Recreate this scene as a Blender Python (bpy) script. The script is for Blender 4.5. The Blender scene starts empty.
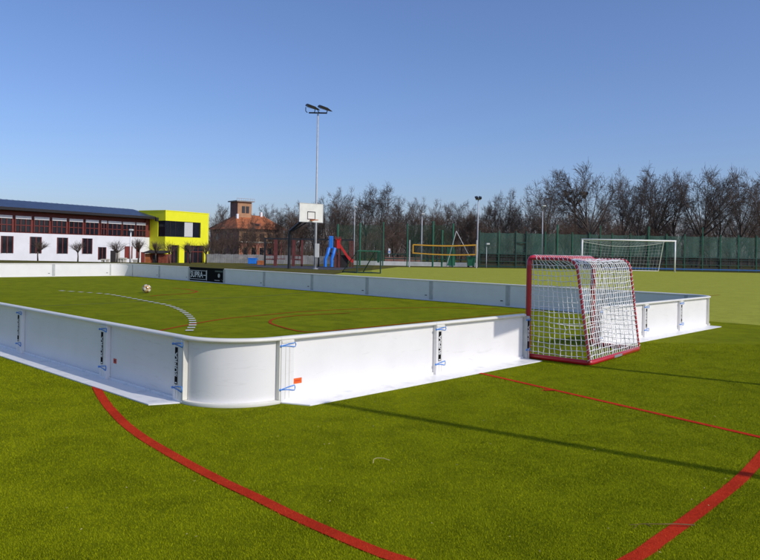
import bpy, math, random
import numpy as np
from mathutils import Vector, Matrix, noise as mnoise

random.seed(11)
SC = bpy.context.scene
COL = SC.collection
R2 = math.radians

# ------------------------------------------------------------------ camera frame
FPX, HZ, ROLL, EYE = 710.0, 252.0, 0.0185, 1.165

def derot(u, v):
    du, dv = u - 380.0, v - HZ
    return du + ROLL * dv, dv - ROLL * du

def gpt(u, v, z=0.0):
    """pixel of the photograph -> point on the ground plane"""
    a, b = derot(u, v)
    Y = FPX * (EYE - z) / b
    return Vector((a / FPX * Y, Y, z))

def at(u, Y, v=None):
    """photograph column u at depth Y (height from v if given)"""
    vv = HZ if v is None else v
    a, b = derot(u, vv)
    return Vector((a / FPX * Y, Y, 0.0 if v is None else EYE - b / FPX * Y))

def sstep(a, b, x):
    t = min(1, max(0, (x - a) / (b - a)))
    return t * t * (3 - 2 * t)

def gz(x, y):
    """the ground: flat sports ground, a little lower beyond it"""
    return -0.62 * min(1, max(0, (y - 55) / 28)) * sstep(1, -10, x) if y > 55 else 0.0

# ------------------------------------------------------------------ materials
def newmat(name):
    m = bpy.data.materials.new(name)
    m.use_nodes = True
    nt = m.node_tree
    b = nt.nodes['Principled BSDF']
    return m, nt, b

def mat(name, col, rough=0.6, metal=0.0, var=0.12, scale=6.0, bump=0.0, bscale=60.0, spec=0.5, dirt=None, coat=0.0):
    m, nt, b = newmat(name)
    N, L = nt.nodes, nt.links
    b.inputs['Roughness'].default_value = rough
    b.inputs['Metallic'].default_value = metal
    b.inputs['Specular IOR Level'].default_value = spec
    b.inputs['Coat Weight'].default_value = coat
    tc = N.new('ShaderNodeTexCoord')
    nz = N.new('ShaderNodeTexNoise'); nz.inputs['Scale'].default_value = scale; nz.inputs['Detail'].default_value = 6
    L.new(tc.outputs['Object'], nz.inputs['Vector'])
    mx = N.new('ShaderNodeMix'); mx.data_type = 'RGBA'
    c0 = [max(0, c * (1 - var)) for c in col]; c1 = [min(1, c * (1 + var)) for c in col]
    if dirt: c0 = dirt
    mx.inputs[6].default_value = (*c0, 1); mx.inputs[7].default_value = (*c1, 1)
    rp = N.new('ShaderNodeMapRange'); rp.inputs[1].default_value = 0.3; rp.inputs[2].default_value = 0.62 if not dirt else 0.45
    L.new(nz.outputs['Fac'], rp.inputs[0]); L.new(rp.outputs[0], mx.inputs[0])
    L.new(mx.outputs[2], b.inputs['Base Color'])
    if bump:
        n2 = N.new('ShaderNodeTexNoise'); n2.inputs['Scale'].default_value = bscale; n2.inputs['Detail'].default_value = 4
        L.new(tc.outputs['Object'], n2.inputs['Vector'])
        bp = N.new('ShaderNodeBump'); bp.inputs['Strength'].default_value = bump; bp.inputs['Distance'].default_value = 0.02
        L.new(n2.outputs['Fac'], bp.inputs['Height']); L.new(bp.outputs[0], b.inputs['Normal'])
    return m

def turf_mat(name, c_dark, c_mid, c_light, fine=260.0, bump=0.7, attr=False, rough=0.9):
    m, nt, b = newmat(name)
    N, L = nt.nodes, nt.links
    b.inputs['Roughness'].default_value = rough
    b.inputs['Specular IOR Level'].default_value = 0.03
    g = N.new('ShaderNodeNewGeometry')
    def nz(scale, det=5, rough_=0.6, dist=0.0):
        n = N.new('ShaderNodeTexNoise'); n.inputs['Scale'].default_value = scale
        n.inputs['Detail'].default_value = det; n.inputs['Roughness'].default_value = rough_
        n.inputs['Distortion'].default_value = dist
        L.new(g.outputs['Position'], n.inputs['Vector']); return n
    def mr(src, a, b_, c=0.0, d=1.0):
        r = N.new('ShaderNodeMapRange'); r.inputs[1].default_value = a; r.inputs[2].default_value = b_
        r.inputs[3].default_value = c; r.inputs[4].default_value = d
        L.new(src, r.inputs[0]); return r.outputs[0]
    def mix(f, a, b_):
        x = N.new('ShaderNodeMix'); x.data_type = 'RGBA'
        for s, v in ((6, a), (7, b_)):
            if isinstance(v, tuple): x.inputs[s].default_value = (*v, 1)
            else: L.new(v, x.inputs[s])
        L.new(f, x.inputs[0]); return x.outputs[2]
    big = nz(0.8, 4, 0.6, 0.4); med = nz(7.0, 5, 0.65); sm = nz(45.0, 4, 0.7); fn = nz(fine, 3, 0.7)
    patch = mix(mr(big.outputs['Fac'], 0.35, 0.65), c_mid, c_light)
    med_f = mr(med.outputs['Fac'], 0.32, 0.6, 0.75, 0.0)
    c = mix(med_f, patch, c_mid)
    wide = nz(2.6, 5, 0.7, 0.6)
    c = mix(mr(wide.outputs['Fac'], 0.38, 0.56, 0.55, 0.0), c, c_dark)
    c = mix(mr(sm.outputs['Fac'], 0.25, 0.5, 0.55, 0.0), c, c_dark)
    if attr:
        a = N.new('ShaderNodeAttribute'); a.attribute_name = 'tint'
        c = mix(a.outputs['Fac'], c, c_light)
        a2 = N.new('ShaderNodeMapRange'); a2.inputs[1].default_value = 0.0; a2.inputs[2].default_value = 0.35
        a2.inputs[3].default_value = 0.5; a2.inputs[4].default_value = 0.0
        L.new(a.outputs['Fac'], a2.inputs[0]); c = mix(a2.outputs[0], c, c_dark)
    else:
        c = mix(mr(fn.outputs['Fac'], 0.3, 0.55, 0.8, 0.0), c, c_dark)
        if bump:
            ad = N.new('ShaderNodeMath'); ad.operation = 'ADD'
            L.new(fn.outputs['Fac'], ad.inputs[0]); L.new(sm.outputs['Fac'], ad.inputs[1])
            bp = N.new('ShaderNodeBump'); bp.inputs['Strength'].default_value = bump; bp.inputs['Distance'].default_value = 0.012
            L.new(ad.outputs[0], bp.inputs['Height']); L.new(bp.outputs[0], b.inputs['Normal'])
    L.new(c, b.inputs['Base Color'])
    return m

def mesh_mat(name, col, opac, rough=0.8):
    """wind screen / fine netting: partly see-through cloth"""
    m, nt, b = newmat(name)
    N, L = nt.nodes, nt.links
    b.inputs['Base Color'].default_value = (*col, 1); b.inputs['Roughness'].default_value = rough
    tr = N.new('ShaderNodeBsdfTransparent'); mx = N.new('ShaderNodeMixShader')
    tc = N.new('ShaderNodeTexCoord'); nz = N.new('ShaderNodeTexNoise'); nz.inputs['Scale'].default_value = 0.9; nz.inputs['Detail'].default_value = 4
    L.new(tc.outputs['Object'], nz.inputs['Vector'])
    mr = N.new('ShaderNodeMapRange'); mr.inputs[1].default_value = 0.3; mr.inputs[2].default_value = 0.7
    mr.inputs[3].default_value = max(0, opac - 0.12); mr.inputs[4].default_value = min(1, opac + 0.12)
    L.new(nz.outputs['Fac'], mr.inputs[0]); L.new(mr.outputs[0], mx.inputs[0])
    L.new(tr.outputs[0], mx.inputs[1]); L.new(b.outputs[0], mx.inputs[2])
    L.new(mx.outputs[0], N['Material Output'].inputs['Surface'])
    return m

M = {}
M['turf'] = turf_mat('turf', (0.10, 0.125, 0.002), (0.215, 0.250, 0.004), (0.27, 0.295, 0.006))
M['blade'] = turf_mat('turf_blade', (0.115, 0.143, 0.002), (0.262, 0.302, 0.004), (0.35, 0.38, 0.007), attr=True)
M['red_blade'] = turf_mat('red_turf_blade', (0.55, 0.035, 0.010), (0.80, 0.065, 0.018), (0.85, 0.12, 0.035), attr=True)
M['pitch'] = turf_mat('pitch_turf', (0.25, 0.26, 0.030), (0.36, 0.375, 0.050), (0.42, 0.425, 0.065), fine=60, bump=0.3)  # colour lightened to stand in for turf sheen at a grazing view
M['drygrass'] = turf_mat('dry_grass', (0.05, 0.048, 0.012), (0.12, 0.11, 0.024), (0.17, 0.145, 0.035), fine=30, bump=0.5)
M['redline'] = turf_mat('red_line', (0.42, 0.025, 0.010), (0.66, 0.045, 0.016), (0.72, 0.06, 0.02))
M['redthin'] = turf_mat('faded_red_line', (0.26, 0.07, 0.008), (0.46, 0.06, 0.012), (0.50, 0.075, 0.016))
M['orangeline'] = turf_mat('orange_line', (0.15, 0.07, 0.006), (0.30, 0.095, 0.010), (0.33, 0.11, 0.012))
M['whiteline'] = turf_mat('white_line', (0.52, 0.52, 0.42), (0.70, 0.70, 0.62), (0.8, 0.8, 0.74))
M['blueline'] = turf_mat('grey_blue_line', (0.05, 0.065, 0.022), (0.10, 0.125, 0.055), (0.11, 0.135, 0.06))
M['asphalt'] = mat('asphalt', (0.05, 0.048, 0.05), 0.9, var=0.2, scale=1.5, bump=0.4, bscale=30)
M['concrete'] = mat('concrete_edge', (0.62, 0.62, 0.58), 0.85, var=0.12, scale=2)
M['white'] = mat('white_plastic', (0.84, 0.82, 0.785), 0.36, var=0.03, scale=3.0, spec=0.5, bump=0.02, bscale=9)
def scuffed(m):
    """ball marks and a little splashed dirt on the white boards"""
    nt = m.node_tree; N, L = nt.nodes, nt.links; b = N['Principled BSDF']
    src = b.inputs['Base Color'].links[0].from_socket
    g = N.new('ShaderNodeNewGeometry')
    mp = N.new('ShaderNodeMapping'); mp.inputs['Scale'].default_value = (2.2, 2.2, 14.0); mp.inputs['Rotation'].default_value = (0.5, 0.3, 0.0)
    n1 = N.new('ShaderNodeTexNoise'); n1.inputs['Scale'].default_value = 2.0; n1.inputs['Detail'].default_value = 6; n1.inputs['Distortion'].default_value = 1.2
    L.new(g.outputs['Position'], mp.inputs['Vector']); L.new(mp.outputs[0], n1.inputs['Vector'])
    r1 = N.new('ShaderNodeMapRange'); r1.inputs[1].default_value = 0.62; r1.inputs[2].default_value = 0.80; r1.inputs[4].default_value = 0.22
    L.new(n1.outputs['Fac'], r1.inputs[0])
    n2 = N.new('ShaderNodeTexNoise'); n2.inputs['Scale'].default_value = 70; n2.inputs['Detail'].default_value = 3
    L.new(g.outputs['Position'], n2.inputs['Vector'])
    r2 = N.new('ShaderNodeMapRange'); r2.inputs[1].default_value = 0.68; r2.inputs[2].default_value = 0.78; r2.inputs[4].default_value = 0.35
    L.new(n2.outputs['Fac'], r2.inputs[0])
    sx = N.new('ShaderNodeSeparateXYZ'); L.new(g.outputs['Position'], sx.inputs[0])
    rz = N.new('ShaderNodeMapRange'); rz.inputs[1].default_value = 0.03; rz.inputs[2].default_value = 0.22; rz.inputs[3].default_value = 1.0; rz.inputs[4].default_value = 0.0
    L.new(sx.outputs['Z'], rz.inputs[0])
    mu = N.new('ShaderNodeMath'); mu.operation = 'MULTIPLY'; L.new(r2.outputs[0], mu.inputs[0]); L.new(rz.outputs[0], mu.inputs[1])
    ad = N.new('ShaderNodeMath'); ad.operation = 'MAXIMUM'; L.new(mu.outputs[0], ad.inputs[0]); L.new(r1.outputs[0], ad.inputs[1])
    mx = N.new('ShaderNodeMix'); mx.data_type = 'RGBA'; mx.inputs[7].default_value = (0.30, 0.29, 0.22, 1)
    L.new(ad.outputs[0], mx.inputs[0]); L.new(src, mx.inputs[6]); L.new(mx.outputs[2], b.inputs['Base Color'])
scuffed(M['white']); 
M['cream'] = mat('cream_plastic', (0.76, 0.735, 0.64), 0.4, var=0.05, scale=5.0)
M['footw'] = mat('white_foot', (0.86, 0.845, 0.81), 0.3, var=0.05, scale=7.0, dirt=(0.70, 0.70, 0.68))
scuffed(M['footw'])
M['greyprof'] = mat('grey_profile', (0.50, 0.505, 0.48), 0.5, var=0.12, scale=9)
M['blackp'] = mat('black_print', (0.006, 0.006, 0.006), 0.9, spec=0.15, var=0.2, scale=12)
M['letter'] = mat('white_print', (0.80, 0.79, 0.77), 0.5, var=0.04)
M['orange'] = mat('orange_sticker', (0.80, 0.13, 0.02), 0.4, var=0.06)
M['redst'] = mat('red_sticker', (0.55, 0.03, 0.02), 0.4, var=0.06)
M['cord'] = mat('blue_cord', (0.08, 0.26, 0.66), 0.6, var=0.2, scale=60)
M['redtube'] = mat('red_tube', (0.48, 0.012, 0.018), 0.3, var=0.08, scale=9, coat=0.3)
M['net'] = mat('net_white', (0.80, 0.79, 0.75), 0.8, var=0.08, scale=12)
M['galv'] = mat('galvanised_steel', (0.42, 0.43, 0.44), 0.45, 0.55, var=0.15, scale=4)
M['greypole'] = mat('grey_painted_steel', (0.45, 0.46, 0.47), 0.5, var=0.1, scale=4)
M['blackm'] = mat('black_steel', (0.018, 0.018, 0.02), 0.45, var=0.2, scale=5)
M['glassd'] = mat('dark_glass', (0.012, 0.014, 0.02), 0.12, var=0.3, scale=0.7)
M['lens'] = mat('lamp_glass', (0.35, 0.32, 0.22), 0.15, var=0.1)
M['bboard'] = mat('white_backboard', (0.74, 0.73, 0.66), 0.5, var=0.06, scale=3)
M['rim'] = mat('orange_rim', (0.65, 0.16, 0.03), 0.45)
M['yellow'] = mat('yellow_render', (0.86, 0.84, 0.015), 0.75, var=0.03, scale=1.2)
M['stucco'] = mat('white_stucco', (0.78, 0.78, 0.79), 0.85, var=0.04, scale=1.0)
M['woodred'] = mat('red_brown_frames', (0.16, 0.030, 0.022), 0.6, var=0.2, scale=3)
M['reddoor'] = mat('red_door', (0.22, 0.03, 0.025), 0.5, var=0.12, scale=3)
M['shed'] = mat('red_brown_planks', (0.22, 0.05, 0.022), 0.75, var=0.35, scale=4)
M['shedo'] = mat('orange_planks', (0.42, 0.13, 0.035), 0.75, var=0.25, scale=4)
M['roofd'] = mat('dark_metal_roof', (0.06, 0.075, 0.12), 0.35, 0.4, var=0.25, scale=1.5)
M['darkw'] = mat('dark_soffit', (0.02, 0.016, 0.016), 0.8, var=0.2)
M['panelgrey'] = mat('light_grey_panel', (0.60, 0.60, 0.57), 0.6, var=0.04)
M['brick'] = mat('red_brick', (0.27, 0.095, 0.06), 0.9, var=0.25, scale=2.5)
M['brickd'] = mat('brown_brick', (0.24, 0.12, 0.09), 0.9, var=0.25, scale=2.5)
M['ochre'] = mat('ochre_plaster', (0.42, 0.235, 0.125), 0.9, var=0.12, scale=1.5)
M['rtile'] = mat('orange_roof_tiles', (0.36, 0.11, 0.035), 0.85, var=0.35, scale=1.8, bump=0.4, bscale=6)
M['bark'] = mat('dark_bark', (0.085, 0.064, 0.049), 0.95, var=0.35, scale=2)
M['twig'] = mat('brown_twigs', (0.105, 0.078, 0.062), 0.95, var=0.3, scale=0.6)
M['twigd'] = mat('dark_twigs', (0.085, 0.065, 0.053), 0.95, var=0.3, scale=0.6)
M['twigr'] = mat('reddish_twigs', (0.125, 0.082, 0.058), 0.95, var=0.3, scale=0.6)
M['needle'] = mat('dark_needles', (0.022, 0.022, 0.012), 0.95, var=0.35, scale=1.5)
M['greenp'] = mat('green_steel', (0.012, 0.12, 0.062), 0.5, var=0.15, scale=3)
M['dgreenp'] = mat('dark_green_steel', (0.010, 0.045, 0.032), 0.5, var=0.15, scale=3)
M['screen'] = mesh_mat('green_wind_screen', (0.05, 0.135, 0.105), 0.52)
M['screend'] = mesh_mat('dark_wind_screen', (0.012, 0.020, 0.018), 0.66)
M['gnet'] = mesh_mat('green_ball_net', (0.02, 0.10, 0.06), 0.22)
M['bnet'] = mesh_mat('black_net', (0.015, 0.015, 0.015), 0.35)
M['amber'] = mat('amber_tape', (0.58, 0.29, 0.02), 0.6, var=0.1)
M['bluep'] = mat('blue_plastic', (0.02, 0.20, 0.70), 0.4, var=0.08)
M['bluedark'] = mat('dark_blue_plastic', (0.02, 0.11, 0.36), 0.5, var=0.1)
M['redp'] = mat('red_plastic', (0.60, 0.03, 0.025), 0.4, var=0.08)
M['marone'] = mat('maroon_timber', (0.13, 0.030, 0.026), 0.7, var=0.25, scale=3)
M['fencegrey'] = mat('grey_fence', (0.30, 0.30, 0.29), 0.85, var=0.2, scale=1.5)
M['gold'] = mat('gold_panel', (0.50, 0.30, 0.09), 0.3, var=0.08, coat=0.3)
M['ballw'] = mat('ball_white', (0.80, 0.74, 0.60), 0.3, var=0.05, coat=0.3)
M['balld'] = mat('ball_dark', (0.10, 0.035, 0.02), 0.35, var=0.1, coat=0.3)
M['straw'] = mat('dry_straw', (0.40, 0.34, 0.13), 0.8, var=0.2)
M['stick'] = mat('dry_stick', (0.16, 0.09, 0.035), 0.9, var=0.3, scale=20)
M['stone'] = mat('pale_stone', (0.62, 0.58, 0.48), 0.85, var=0.15, scale=3)
M['skin'] = mat('skin', (0.50, 0.30, 0.22), 0.6)

# ------------------------------------------------------------------ mesh builder
class MB:
    def __init__(s):
        s.v, s.f, s.m = [], [], []
    def face(s, idx, mi=0):
        s.f.append(idx); s.m.append(mi)
    def box(s, x0, x1, y0, y1, z0, z1, mi=0, T=None):
        b = len(s.v)
        for x, y, z in ((x0,y0,z0),(x1,y0,z0),(x1,y1,z0),(x0,y1,z0),(x0,y0,z1),(x1,y0,z1),(x1,y1,z1),(x0,y1,z1)):
            p = Vector((x, y, z)); s.v.append(tuple(T @ p if T else p))
        for q in ((0,3,2,1),(4,5,6,7),(0,1,5,4),(1,2,6,5),(2,3,7,6),(3,0,4,7)):
            s.face(tuple(b + i for i in q), mi)
        return s
    def prism(s, poly, z0, z1, mi=0, T=None):
        """polygon (x, y) counter-clockwise, extruded in z"""
        b = len(s.v); n = len(poly)
        for z in (z0, z1):
            for x, y in poly:
                p = Vector((x, y, z)); s.v.append(tuple(T @ p if T else p))
        s.face(tuple(b + i for i in reversed(range(n))), mi); s.face(tuple(b + n + i for i in range(n)), mi)
        for i in range(n):
            j = (i + 1) % n
            s.face((b + i, b + j, b + n + j, b + n + i), mi)
        return s
    def tube(s, path, rad, n=8, mi=0, cap=True, closed=False):
        path = [Vector(p) for p in path]; k = len(path)
        if not isinstance(rad, (list, tuple)): rad = [rad] * k
        b = len(s.v)
        up = None
        for i in range(k):
            if closed: t = path[(i + 1) % k] - path[i - 1]
            else: t = path[min(i + 1, k - 1)] - path[max(i - 1, 0)]
            if t.length < 1e-9: t = Vector((0, 0, 1))
            t.normalize()
            if up is None:
                up = Vector((0, 0, 1)) if abs(t.z) < 0.9 else Vector((1, 0, 0))
            a = t.cross(up)
            if a.length < 1e-4: a = t.cross(Vector((0.3, 1, 0.2)))
            a.normalize(); c = a.cross(t); up = c
            for j in range(n):
                an = 2 * math.pi * j / n
                s.v.append(tuple(path[i] + (a * math.cos(an) + c * math.sin(an)) * rad[i]))
        rng = k if closed else k - 1
        for i in range(rng):
            i2 = (i + 1) % k
            for j in range(n):
                j2 = (j + 1) % n
                s.face((b + i*n + j, b + i2*n + j, b + i2*n + j2, b + i*n + j2), mi)
        if cap and not closed and n > 2:
            s.face(tuple(b + j for j in range(n)), mi)
            s.face(tuple(b + (k-1)*n + j for j in reversed(range(n))), mi)
        return s
    def sweep(s, frames, prof, mi=0, cap=True):
        """frames: (point, outward) list; prof: (y, z) closed profile"""
        b = len(s.v); n = len(prof)
        for p, o in frames:
            for y, z in prof:
                s.v.append((p[0] + o[0]*y, p[1] + o[1]*y, z))
        for i in range(len(frames) - 1):
            for j in range(n):
                j2 = (j + 1) % n
                s.face((b + i*n + j, b + i*n + j2, b + (i+1)*n + j2, b + (i+1)*n + j), mi)
        if cap:
            s.face(tuple(b + j for j in reversed(range(n))), mi)
            s.face(tuple(b + (len(frames)-1)*n + j for j in range(n)), mi)
        return s
    def quad(s, a, b_, c, d, mi=0):
        b = len(s.v)
        for p in (a, b_, c, d): s.v.append(tuple(p))
        s.face((b, b+1, b+2, b+3), mi); return s
    def sphere(s, c, r, nu=12, nv=8, mi=0, sq=(1,1,1)):
        b = len(s.v); c = Vector(c)
        s.v.append(tuple(c + Vector((0, 0, r*sq[2]))))
        for i in range(1, nv):
            th = math.pi * i / nv
            for j in range(nu):
                ph = 2*math.pi*j/nu
                s.v.append(tuple(c + Vector((r*sq[0]*math.sin(th)*math.cos(ph), r*sq[1]*math.sin(th)*math.sin(ph), r*sq[2]*math.cos(th)))))
        s.v.append(tuple(c - Vector((0, 0, r*sq[2]))))
        e = len(s.v) - 1
        for j in range(nu):
            s.face((b, b+1+j, b+1+(j+1) % nu), mi)
            s.face((e, b+1+(nv-2)*nu+(j+1) % nu, b+1+(nv-2)*nu+j), mi)
        for i in range(nv-2):
            for j in range(nu):
                j2 = (j+1) % nu
                s.face((b+1+i*nu+j, b+1+(i+1)*nu+j, b+1+(i+1)*nu+j2, b+1+i*nu+j2), mi)
        return s
    def mesh(s, name, mats, smooth=False, bevel=None):
        me = bpy.data.meshes.new(name)
        me.from_pydata(s.v, [], s.f)
        if not isinstance(mats, (list, tuple)): mats = [mats]
        for m in mats: me.materials.append(m)
        me.polygons.foreach_set('material_index', s.m)
        if smooth:
            me.polygons.foreach_set('use_smooth', [True]*len(s.f))
        me.update()
        return me
    def build(s, name, mats, parent=None, smooth=False, angle=None, bevel=0.0):
        me = s.mesh(name, mats, smooth or angle is not None)
        if angle is not None:
            try: me.set_sharp_from_angle(angle=R2(angle))
            except Exception: pass
        o = bpy.data.objects.new(name, me); COL.objects.link(o)
        if parent: o.parent = parent
        if bevel:
            md = o.modifiers.new('bevel', 'BEVEL'); md.width = bevel; md.segments = 2; md.limit_method = 'ANGLE'
        return o

def tag(o, label=None, cat=None, group=None, kind=None):
    if label: o['label'] = label
    if cat: o['category'] = cat
    if group: o['group'] = group
    if kind: o['kind'] = kind
    return o

def thing(name, label, cat, loc=(0, 0, 0), rz=0.0, group=None):
    o = bpy.data.objects.new(name, None); COL.objects.link(o)
    o.location = loc; o.rotation_euler = (0, 0, rz); o.empty_display_size = 0.2
    return tag(o, label, cat, group)

def copy_thing(root, loc, rz=0.0, sc=1.0, label=None, group=None):
    r = root.copy(); COL.objects.link(r); r.location = loc; r.rotation_euler = (0, 0, rz)
    r.scale = sc if isinstance(sc, tuple) else (sc, sc, sc)
    if label: r['label'] = label
    if group: r['group'] = group
    for ch in list(root.children):
        c = ch.copy(); COL.objects.link(c); c.parent = r
        for g in list(ch.children):
            d = g.copy(); COL.objects.link(d); d.parent = c
    return r

def text_mesh(name, s, size, m, parent, T, depth=0.001, align='CENTER', sx=1.0, off=0.0):
    cu = bpy.data.curves.new(name, 'FONT'); cu.body = s; cu.size = size; cu.extrude = depth
    cu.offset = off
    cu.align_x = align; cu.align_y = 'CENTER'; cu.resolution_u = 3
    tmp = bpy.data.objects.new('tmp_text', cu); COL.objects.link(tmp)
    dg = bpy.context.evaluated_depsgraph_get()
    me = bpy.data.meshes.new_from_object(tmp.evaluated_get(dg))
    bpy.data.objects.remove(tmp)
    me.transform(T @ Matrix.Diagonal((sx, 1, 1, 1)))
    me.materials.clear(); me.materials.append(m); me.name = name
    o = bpy.data.objects.new(name, me); COL.objects.link(o)
    if parent: o.parent = parent
    return o

# ------------------------------------------------------------------ the ground
def grid_ground():
    xs = np.concatenate([np.linspace(-900, -120, 10), np.linspace(-100, -20, 9), np.linspace(-16, 20, 19), np.linspace(30, 100, 8), np.linspace(120, 900, 10)])
    ys = np.concatenate([np.linspace(-60, 40, 6), np.linspace(55, 90, 26), np.linspace(100, 1600, 16)])
    b = MB()
    for y in ys:
        for x in xs: b.v.append((x, y, gz(x, y)))
    nx = len(xs)
    for j in range(len(ys)-1):
        for i in range(nx-1):
            b.face((j*nx+i, j*nx+i+1, (j+1)*nx+i+1, (j+1)*nx+i))
    tag(b.build('ground', M['drygrass']), kind='structure')
grid_ground()

def sheet(name, pts, z, m):
    b = MB(); b.v = [(p[0], p[1], z) for p in pts]; b.face(tuple(range(len(pts))))
    o = b.build(name, m); tag(o, kind='structure'); return o

# ------------------------------------------------------------------ board frame
A = Vector((-0.76, 5.39, 0)); RD = Vector((0.685, 0.7285, 0)).normalized()
B0 = Vector((-1.435, 5.33, 0)); LD = Vector((-0.72, 0.694, 0)).normalized()
F = Vector((3.12, 15.4, 0)); FD = Vector((0.704, -0.71, 0)).normalized()   # far line, pointing right
RO = Vector((RD.y, -RD.x, 0)); LO = Vector((LD.x*0 - LD.y, LD.x, 0))       # outward normals

# courtyard pitch round the camera, football pitch to the right of the boards with grazing sheen put into its lighter colour, asphalt yard
FO = Vector((0.71, 0.704, 0)).normalized()
ed = lambda q, o=0.45: F + FD*q + FO*o
sheet('turf', [(-34, -14), (30, -14), ed(32), ed(-19.2), (-34, 24)], 0.004, M['turf'])
sheet('football_pitch', [ed(32, 0.453), (60, -4), (66, 50), (52, 57), (13, 60.0), (1.4, 55.8), (-0.6, 44.5), (-2.0, 38.6), ed(-9.8, 0.9), ed(-9.6, 0.453)], 0.004, M['pitch'])
sheet('asphalt_yard', [(-8.0, 47.5), (-2.6, 43.6), (-1.8, 50), (-0.4, 54.9), (-10.5, 54.9)], 0.004, M['asphalt'])

# ------------------------------------------------------------------ painted lines
def smooth_path(pts, n=8):
    P = [Vector((p[0], p[1], 0)) for p in pts]
    out = []
    for i in range(len(P)-1):
        p0, p1, p2, p3 = P[max(i-1, 0)], P[i], P[i+1], P[min(i+2, len(P)-1)]
        for k in range(n):
            t = k/n
            out.append(0.5*((2*p1)+(p2-p0)*t+(2*p0-5*p1+4*p2-p3)*t*t+(3*p1-p0-3*p2+p3)*t**3))
    out.append(P[-1]); return out

def strip(b, path, w, z):
    n = len(path); base = len(b.v)
    for i in range(n):
        t = path[min(i+1, n-1)] - path[max(i-1, 0)]; t.normalize()
        s = Vector((-t.y, t.x, 0)) * w/2
        for q in (path[i]-s, path[i]+s): b.v.append((q.x, q.y, z))
    for i in range(n-1):
        b.face((base+2*i, base+2*i+2, base+2*i+3, base+2*i+1))

LINES = []   # red lines near the camera, for colouring the fibres
def line(name, px, w, m, z=0.008, near=False, n=8, world=None):
    pts = world if world else [gpt(u, v) for u, v in px]
    path = smooth_path(pts, n) if len(pts) > 2 else [Vector(p) for p in pts]
    b = MB(); strip(b, path, w, z)
    tag(b.build(name, m), kind='structure')
    if near: LINES.append((path, w))
    return path

a0 = [gpt(u, v) for u, v in ((86, 365), (100, 395), (117.5, 417.5), (140, 436.5), (177.5, 459), (218.8, 481), (256, 498.6), (294, 517.4), (335, 535.8), (376, 553), (398, 560.5))]
tail = gpt(634, 559.5); tail2 = gpt(660, 541.5)
P = a0[-1]
arc = a0 + [Vector((0.36, 2.50, 0)), Vector((0.66, 2.46, 0)), tail, tail2, tail2 + (tail2-tail)*2.0 + Vector((0.0, 0.01, 0)), tail2 + (tail2-tail)*5 + Vector((0.0, 0.06, 0)), tail2 + (tail2-tail)*10 + Vector((-0.05, 0.22, 0))]
line('red_arc_line', None, 0.066, M['redline'], near=True, world=arc)
p1, p2 = gpt(483, 374.5), gpt(660, 415.2)
d = (p2-p1).normalized()
line('red_goal_line', None, 0.05, M['redline'], near=True, world=[p1 - d*0.4, p1, p2, p2 + d*3.0])
line('red_tick_line', [(544, 391.3), (556, 391.3)], 0.045, M['redline'], z=0.012, near=True)
white_path = smooth_path([gpt(u, v) for u, v in ((60, 291), (103, 294), (119, 296.3), (137, 299.6), (154.7, 303), (167.4, 305.5), (178, 309.3), (186.3, 314), (191.6, 319.2), (192.8, 324.5), (190.5, 329.7), (187.4, 333.6))], 40)
b = MB(); acc = 0.0; cur = [white_path[0]]; on = True
for q0, q1 in zip(white_path, white_path[1:]):
    acc += (q1-q0).length; cur.append(q1)
    if acc > (0.14 if on else 0.19):
        if on and len(cur) > 1: strip(b, cur, 0.11, 0.012)
        cur = [q1]; acc = 0.0; on = not on
tag(b.build('white_dashed_line', M['whiteline']), kind='structure')
line('red_curve_line', [(120, 340), (163, 330.4), (192.6, 324.5), (226, 319), (260, 315.8), (302.6, 312), (366.6, 309), (437, 308), (500, 309.5)], 0.055, M['redthin'])
line('red_crease_line', [(433, 321.2), (392, 325.4), (350, 329.6), (309.7, 332.6), (292, 330.2), (282, 327.6), (272.5, 324.6), (270, 322.6), (272, 320.2), (280, 318), (292, 316.6), (315, 315.0), (350, 313.4)], 0.05, M['redthin'], z=0.010)
line('orange_line', [(430, 321.6), (470, 317.6), (530, 311.8), (600, 305.5), (720, 295)], 0.06, M['orangeline'], z=0.006)
line('red_hook_line', [(150, 296.5), (163, 295.2), (178, 294.4), (190.5, 293.4), (196, 292.3), (196.6, 291.5), (192.6, 290.6), (184, 289.2), (172, 288.2)], 0.07, M['redthin'])
line('grey_blue_line', [(40, 306.5), (100, 303.8), (184, 299.6), (260, 296.5), (295, 293.6), (330, 291.4)], 0.07, M['blueline'], z=0.006)

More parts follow.
